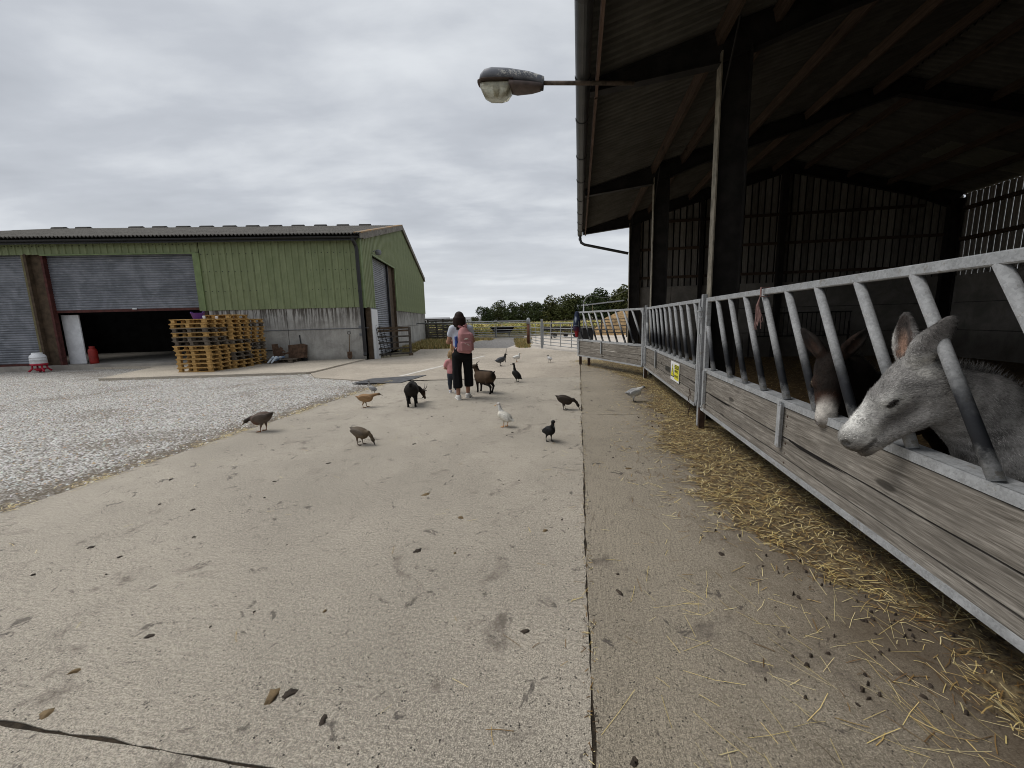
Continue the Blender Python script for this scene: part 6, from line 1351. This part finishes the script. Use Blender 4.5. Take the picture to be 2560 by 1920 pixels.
# ================================================================== FAR YARD: GATES, POSTS, TROUGHS
M_GATE = simple('gate_tube', (.30, .31, .32), .5, .3, .15, 8, .05)
def tgate(label, a, b, z0, z1, rails, stiles, r=.021, group=None, mat=None, brace=None, cat='gate', name='field_gate'):
    a, b = Vector((*a, 0)), Vector((*b, 0)); d = b-a; L = d.length; p = thing(name, label, cat, a, atan2(d.y, d.x), group); mat = mat or M_GATE
    for i, z in enumerate(rails): MB().tube([(0, 0, z), (L, 0, z)], r*(1.25 if i == len(rails)-1 else 1), 8).build('rail', mat, p, smooth=True)
    for u in stiles: MB().box((L*u, .0, (z0+z1)/2), (.05, .022, z1-z0)).build('stile', mat, p)
    for e_ in (0, L): MB().tube([(e_, 0, z0), (e_, 0, z1)], r*1.2, 8).build('end_tube', mat, p)
    if brace: MB().tube([(L*brace[0], 0, z1-.4), (L*brace[1], 0, z1+.22), (L*brace[2], 0, z1-.4)], .018, 6).build('brace', mat, p)
    return p
r7 = [.12, .26, .41, .58, .78, 1.02, 1.32]
tgate('galvanised field gate across the gravel track left of the rusty post', (-6.9, 36.2), (-1.3, 34.3), .1, 1.35, r7, (.33, .66), .024)
tgate('galvanised field gate with a raised peak bracket, across the track', (-1.2, 34.3), (1.35, 33.5), .1, 1.38, r7, (.0,), .024, brace=(-.28, -.02, .30))
tgate('long single pole rail at eye height behind the woman', (-5.8, 25.6), (1.0, 25.15), 1.42, 1.52, [1.49], (), .030, name='pole_rail', cat='rail')
tgate('narrow galvanised hurdle between the rusty post and the grey post', (1.18, 24.9), (1.66, 22.6), .18, 1.36, [.2, .36, .52, .68, .86, 1.08, 1.34], (.55,), .020, name='hurdle', cat='hurdle')
tgate('galvanised seven-rail gate between the grey post and the open barrier', (1.76, 22.2), (3.05, 18.8), .16, 1.36, [.2, .36, .52, .68, .86, 1.08, 1.34], (.25, .55, .85), .020)
rp = thing('gate_post', 'rusty round gate post with a galvanised cap', 'post', (1.09, 25.1, 0)); MB().tube([(0, 0, -.05), (0, 0, 1.28)], .105, 12).build('shaft', simple('rust_post', (.115, .05, .03), .85, 0, .4, 5, .4), rp, smooth=True); MB().lathe([(.115, 1.28), (.12, 1.50), (.10, 1.60), (.04, 1.66), (.0, 1.67)], (0, 0, 0), 14).build('cap', M_GATE, rp, smooth=True)
bt_ = MB()
for z in (.3, .52, .75, 1.0, 1.2): bt_.tube([(.10, -.03, z), (.16, -.05, z), (.16, -.05, z-.1)], .015, 6)
bt_.build('hinge_hooks', M_GATE, rp)
gp_ = MB().box((0, 0, .76), (.12, .12, 1.60)).build('square_post', M_GATE, bevel=.008); gp_.location = (1.70, 22.35, 0); tag(gp_, 'square grey steel gate post right of the rusty post', 'post')
# wheelie bin, jacket, standpipe
bn = thing('wheelie_bin', 'black wheelie bin behind the free end of the open barrier', 'bin', (3.72, 20.2, 0), radians(10))
MB().box((0, 0, .55), (.50, .50, .95), taper=1.14).build('body', M_BLACKP, bn, bevel=.02); MB().box((0, -.01, 1.06), (.62, .64, .07)).build('lid', M_BLACKP, bn, bevel=.02)
for s_ in (1, -1): MB().tube([(s_*.24-.03, .28, .10), (s_*.24+.03, .28, .10)], .10, 14).build('wheel', M_BLACKP, bn)
S = SDF(.03); nv = (.025, .035, .07)
S.cap((0, 0, 1.30), (.0, -.04, 1.05), .07, .11, nv, .03); S.cap((0, -.05, 1.05), (-.04, -.06, .80), .11, .10, nv, .03); S.cap((.05, -.04, 1.0), (.09, -.05, .72), .06, .045, nv, .03); S.cap((-.02, -.06, .80), (.0, -.05, .55), .08, .05, (.30, .025, .03), .02); S.paint((-.04, -.13, 1.1), (.03, .05, .12), (.35, .40, .45), .7, .3); S.paint((.06, -.12, .95), (.015, .05, .10), (.35, .38, .42), .7, .3); S.paint((-.02, -.15, .9), (.09, .04, .012), (.3, .35, .4), .6, .3)
jp = LP(-.06, 14.05); jk = thing('jacket', 'navy checked jacket with a red lining hung on the free end of the open barrier', 'jacket', (jp.x, jp.y, .42), RL); sdf_obj('cloth', S, .012, M_CLOTH, jk)
st_ = thing('standpipe', 'thin standpipe with an arched outlet and long crossbar over the gates', 'standpipe', (3.78, 21.3, 0), radians(-28))
MB().tube([(0, 0, 0), (0, 0, 2.25)], .035, 8).build('pole', M_GATE, st_, smooth=True); MB().tube([(0, 0, 2.2), (.02, 0, 2.4), (.12, 0, 2.58), (.30, 0, 2.68), (.42, 0, 2.69)], .022, 8).build('arch', M_GATE, st_, smooth=True)
MB().bar((-.14, 0, 2.20), (2.05, 0, 2.36), .05, .06).build('crossbar', M_GATE, st_); MB().tube([(.47, 0, 2.22), (.46, 0, 2.05), (.50, 0, 1.95)], .012, 6).lathe([(.03, 1.78), (.05, 1.82), (.02, 1.95)], (.48, 0, 0), 8).build('nozzle', simple('brass_old', (.30, .24, .14), .6, .2, .2), st_)
cp = LP(1.9, 16.0); a0 = Vector((4.15, 21.1, 2.69)); b0_ = Vector((cp.x, cp.y, 2.62)); m = MB(); pts = []
for i in range(13): u = i/12; p = a0.lerp(b0_, u); p.z -= .22*sin(pi*u); pts.append(p)
o = m.tube(pts, .012, 5).build('hose', M_BLACKP); tag(o, 'dark hose sagging from the standpipe to the barn column', 'hose')
# feeders beyond the gates: wheelbarrows, trough
M_BARROW = simple('black_tray', (.020, .020, .022), .5, 0, .2)
wbp = None
for i, (x, y, lab) in enumerate(((3.15, 34.5, 'black wheelbarrow, leftmost of three beyond the gates'), (4.05, 34.4, 'black wheelbarrow, middle one of three beyond the gates'), (4.85, 34.3, 'black wheelbarrow, rightmost of three beyond the gates'))):
    if wbp is None:
        wbp = w = thing('wheelbarrow', lab, 'wheelbarrow')
        MB().extr([(-.42, .62), (.34, .66), (.44, .95), (-.62, .88)], 'y', -.30, .30).build('tray', M_BARROW, w); MB().tube([(-.62, 0, .18), (-.62, .001, .181)], .01, 3).tube([(-.55, -.04, .19), (-.55, .04, .19)], .19, 16).build('wheel', M_BLACKP, w)
        for s_ in (1, -1): MB().tube([(-.58, s_*.06, .19), (-.1, s_*.24, .58), (.85, s_*.30, .66)], .018, 6).build('handle', M_STEEL, w, smooth=True); MB().tube([(.12, s_*.25, .60), (.22, s_*.26, .02), (.34, s_*.26, .60)], .016, 6).build('leg', M_STEEL, w)
    else: w = copy_tree(wbp)
    w.location = (x, y, 0); w.rotation_euler = (0, 0, radians(165+i*9)); tag(w, lab, 'wheelbarrow', 'wheelbarrows parked beyond the gates')
tg = thing('feed_trough', 'long black slope-sided trough in front of the maize', 'trough', (-.75, 37.6, .13), radians(3))
MB().extr([(-.70, 0.28), (.70, .28), (1.12, .82), (-1.12, .82)], 'y', -.35, .35).build('tank', simple('tank_black', (.008, .006, .007), .8, 0, .2, spec=.1), tg); MB().box((0, 0, .80), (2.3, .78, .05)).build('rim', M_BLACKP, tg)
for s_ in (1, -1): MB().box((s_*.6, 0, .12), (.08, .6, .34)).build('leg', M_BLACKP, tg)
# heap of chopped straw with rails in front
hv = []; hf = []; rg = random.Random(9); nn_ = 26
for j in range(nn_+1):
    for i in range(nn_+1):
        x, y = -3.6+7.2*i/nn_, -2.6+5.2*j/nn_; r = (abs(x)/3.4)**1.6+(abs(y)/2.4)**1.6; hv.append((x, y, max(-.02, 2.15*max(0, 1-r)**.75+(rg.uniform(-.22, .22)*(1-r)**.3 if r < 1 else 0))))
for j in range(nn_):
    for i in range(nn_): a = j*(nn_+1)+i; hf.append((a, a+1, a+nn_+2, a+nn_+1))
o = npmesh('straw_heap', hv, hf, simple('heap_straw', (.30, .20, .10), .95, 0, .4, 4, 1, .06), smooth=True, kind='stuff'); o.location = (10.9, 38.5, -.03); tag(o, 'tan heap of chopped straw and wood behind the barrier', 'straw heap')
fr = thing('rail_fence', 'dark post and rail fence in front of the straw heap', 'fence', (3.3, 33.2, 0), radians(-4))
for z in (.35, .62, .9, 1.18, 1.42): MB().box((5, 0, z), (10.2, .05, .07)).build('rail', M_OLDRAIL, fr)
for i in range(6): MB().box((i*2.0, .05, .72), (.12, .10, 1.5)).build('post', M_OLDRAIL, fr)
# rubbly pen wall of boards at the shed's far corner
pn = thing('board_pen', 'weathered pen of broken boards and rails behind the woman', 'board fence', (-9.9, 36.4, 0), radians(-6)); rg = random.Random(12)
M_OLDW = woodmat('old_board', (.05, .045, .038), (.14, .125, .105), (.25, .23, .20), 0, 1, .9, .35, False)
for i in range(5): MB().box((i*1.35, 0, .8), (.14, .14, 1.75+.25*(i > 1))).build('post', M_OLDW, pn)
for i in range(4):
    for k in range(8):
        z = .18+.20*k
        if i > 0 and k == 7: z = 1.64
        if rg.random() < .04: continue
        MB().box((i*1.35+.67, -.09, z), (1.34, .03, rg.uniform(.15, .185)), RY(rg.uniform(-2.5, 2.5))).build('board', M_OLDW, pn)
MB().box((3.9, -.05, 1.78), (3.0, .12, .09)).build('board', M_OLDW, pn)
for i in range(5): MB().box((1.6+.95*i, -.12, .95), (.16, .03, 1.5), RY(rg.uniform(-4, 4))).build('board', M_OLDW, pn)
# rough verge plants: dry and green tufts
def tufts(name, label, pts, cols, h=(.08, .3), n=12, w=.012):
    rg = np.random.RandomState(5); V = []; C = []
    for x, y, k in pts:
        for _ in range(n):
            a = rg.uniform(0, 2*pi); L = rg.uniform(*h)*k; b = np.array([x+rg.normal(0, .07), y+rg.normal(0, .07), -.03]); d = np.array([cos(a)*.45, sin(a)*.45, 1])*L; s_ = np.array([-sin(a), cos(a), 0])*w*rg.uniform(.6, 1.6); c = np.array(cols[rg.randint(len(cols))])*rg.uniform(.7, 1.25); V += [b+s_, b-s_, b+d]; C += [c]*3
    o = npmesh(name, V, np.arange(len(V)).reshape(-1, 3), M_LEAF, colr=np.array(C), kind='stuff'); tag(o, label, 'grass'); return o
t = NT('leaf'); t.col(t.attr()); t.set(.7, 0, .25); M_LEAF = t.m
rg = random.Random(14); pts = []
for i in range(1300):
    y = rg.uniform(24.1, 36); x = rg.uniform(-7.6, -3.2) if y < 33 else rg.uniform(-9, -1.6); pts.append((x, y, rg.uniform(.5, 1.3)))
for i in range(420): y = rg.uniform(23.2, 34); pts.append((rg.uniform(.35, 1.0+(y-23)*.06), y, rg.uniform(.4, .9)))
tufts('verge_grass', 'dry yellow grass with green weeds along the track edges', pts, [(.34, .26, .10), (.40, .31, .13), (.30, .22, .08), (.10, .14, .035), (.38, .30, .14)], (.08, .28), 12, .02)
# maize: standing crop beyond the yard, one uncountable mass
rg_ = np.random.RandomState(17); nm = 9000; x = rg_.uniform(-16, 34, nm); y = 39.5+rg_.rand(nm)**1.7*60; kx = (y > 39+.1*np.abs(x)); x, y = x[kx], y[kx]; nm = len(x); V = []; C = []
for q in range(7):
    a = rg_.uniform(0, 2*pi, nm); z0 = rg_.uniform(.1, .95, nm); L = rg_.uniform(.35, .65, nm); up = rg_.uniform(.05, .5, nm); b = np.stack([x, y, z0], 1); d = np.stack([np.cos(a)*L, np.sin(a)*L, up], 1); s_ = np.stack([-np.sin(a), np.cos(a), np.zeros(nm)+.3], 1)*.045
    tp = np.stack([b-s_*.4, b+s_*.4, b+d*.5+s_, b+d*.5-s_, b+d+np.array([0, 0, -.12])], 1); V.append(tp)
    tone = rg_.rand(nm)[:, None]; base = np.where(tone < .62, np.array([.42, .36, .12]), np.where(tone < .85, np.array([.22, .27, .06]), np.array([.48, .36, .17]))); C.append(base*rg_.uniform(.65, 1.25, (nm, 1)))
V = np.concatenate(V).reshape(-1, 3); C = np.repeat(np.concatenate(C), 5, 0); k5 = np.arange(len(V)//5)[:, None]*5; Fq = np.concatenate([k5+np.array([[0, 1, 2, 3]])]); Ft = k5+np.array([[3, 2, 4, 4]])
F3 = np.concatenate([k5+np.array([[0, 1, 2]]), k5+np.array([[0, 2, 3]]), k5+np.array([[3, 2, 4]])]); o = npmesh('maize_crop', V, F3, M_LEAF, colr=C, kind='stuff'); tag(o, 'yellowing maize standing beyond the gates', 'maize')
# trees: tapered trunk, limbs, crown of many leaf clumps
t = NT('foliage'); c = t.attr(); r = t.rnd(); v = t.coord('Object'); f = t.noise(v, .8, 4, .6)
c = t.mix(t.math('MULTIPLY', r, .75), c, (.11, .105, .028)); c = t.mix(t.mapr(f, .35, .65, 0, .5), c, (.014, .022, .008)); t.col(c); t.set(.75, 0, .2); M_FOL = t.m; M_BARK = simple('bark', (.06, .045, .035), .95, 0, .3, 5, .5)
def tree_meshes(seed):
    rg = np.random.RandomState(seed); nb = 15; bl = []
    for i in range(nb):
        a = rg.uniform(0, 2*pi); r = rg.uniform(.0, .40); z = rg.uniform(.25, .86); bl.append((cos(a)*r*(1.15-z*.5), sin(a)*r*(1.15-z*.5), z, rg.uniform(.11, .21)))
    bl.append((0, 0, .55, .32)); bl.append((.05, 0, .3, .34)); bl = np.array(bl); n = 3600; w = bl[:, 3]**2; i = rg.choice(len(bl), n, p=w/w.sum()); d = rg.normal(0, 1, (n, 3)); d /= np.linalg.norm(d, axis=1)[:, None]; p = bl[i, :3]+d*bl[i, 3][:, None]*rg.uniform(.70, 1.08, (n, 1))*np.array([1, 1, .85]); p[:, 2] = np.maximum(p[:, 2], .05)
    u = rg.normal(0, 1, (n, 3)); u -= (u*d).sum(1)[:, None]*d*.5; u /= np.linalg.norm(u, axis=1)[:, None]; v = np.cross(u, rg.normal(0, 1, (n, 3))); v /= np.linalg.norm(v, axis=1)[:, None]; s_ = rg.uniform(.014, .034, (n, 1)); V = np.stack([p-u*s_, p-v*s_*.7, p+u*s_, p+v*s_*.7], 1).reshape(-1, 3); F = np.arange(4*n).reshape(-1, 4); C = np.array([[.040, .058, .020]])*rg.uniform(.5, 1.7, (n, 1)); return V, F, np.repeat(C, 4, 0), bl
tms = [tree_meshes(30+i) for i in range(4)]; tob = []
for V, F, C, bl in tms:
    r = thing('tree', None, 'tree'); npmesh('crown', V, F, M_FOL, r, C); m = MB().tube([(0, 0, -.02), (.005, 0, .25), (0, .01, .6)], [.035, .026, .010], 8)
    for b in bl[:6]: m.tube([(0, 0, .22), (b[0]*.5, b[1]*.5, b[2]*.7), (b[0], b[1], b[2])], [.014, .009, .003], 5)
    m.build('trunk', M_BARK, r, smooth=True); tob.append(r)
TL = [(-7.8, 92, 3.0, 1.0), (-4.9, 88, 5.6, 1.0), (-2.6, 90, 6.6, 1.1), (.4, 88, 6.0, 1.1), (3.0, 91, 6.0, 1.2), (5.6, 88, 6.6, 1.1), (8.4, 90, 7.4, 1.15), (11.2, 88, 7.5, 1.2), (14.0, 90, 7.6, 1.1), (16.8, 87, 8.2, 1.2), (19.6, 89, 8.8, 1.15), (22.4, 87, 8.6, 1.2), (25.4, 88, 9.6, 1.15), (28.5, 86, 9.8, 1.2), (31.5, 88, 10.2, 1.2)]
TN = ['low bushy hedge tree at the far left end of the wood', 'rounded dark tree, first full crown at the left end of the wood', 'dark broad tree, second crown from the left of the wood', 'dense tree above the track gate', 'dark tree standing above the gap between the gates', 'dense green tree left of the rusty post', 'broad tree rising above the rusty post', 'tall tree just right of the rusty post', 'olive-leaved tree above the grey gate post', 'tall bushy tree over the three wheelbarrows', 'dark tree left of the standpipe', 'high tree behind the standpipe arch', 'large tree over the straw heap', 'big tree mostly behind the barn corner', 'tree at the right end hidden by the barn']
for i, ((x, y, h, w), lab) in enumerate(zip(TL, TN)):
    r = tob[i % 4] if i < 4 else copy_tree(tob[i % 4]); r.location = (x, y, -.1); h *= .86; r.scale = (h*w*1.15, h*w*.95, h*1.06); r.rotation_euler = (0, 0, i*1.3); tag(r, lab, 'tree', 'trees of the wood beyond the maize')
# distant farm buildings and hedgerows low on the horizon
M_FARW = simple('far_wall', (.52, .52, .50), .8, 0, .1); M_FARR = simple('far_roof', (.30, .30, .31), .8, 0, .1)
for i, (x, y, w, lab) in enumerate(((-42, 230, 16, 'long pale farm building on the horizon by the shed corner'), (-26, 240, 10, 'small pale house on the horizon above the pen'), (-11, 210, 12, 'white-roofed building left of the wood'))):
    b = thing('farm_building', lab, 'building', (x, y, .1), .1); MB().box((0, 0, 1.2), (w, 6, 2.6)).build('wall', M_FARW, b); MB().extr([(-3.3, 2.45), (3.3, 2.45), (0, 4.0)], 'x', -w/2-.3, w/2+.3).build('roof', M_FARR, b)
hg = []; rg = random.Random(2)
for i in range(34):
    x = -75+i*2.4; y = 190+rg.uniform(-4, 8)
    for k in range(50): a = rg.uniform(0, 6.28); r = rg.uniform(0, 1.6); hg.append((x+cos(a)*r, y+sin(a)*r, rg.uniform(0, 2.1*(1-r/2.4)*(.6+.5*sin(i*1.7)))))
V = []; 
for p in hg: V += [(p[0]-.3, p[1], p[2]), (p[0]+.3, p[1], p[2]), (p[0], p[1]+.1, p[2]+.42)]
o = npmesh('far_hedge', V, np.arange(len(V)).reshape(-1, 3), M_LEAF, colr=np.tile([.04, .055, .03], (len(V), 1)), kind='stuff'); tag(o, 'thin dark hedge far off at the foot of the sky', 'hedge')
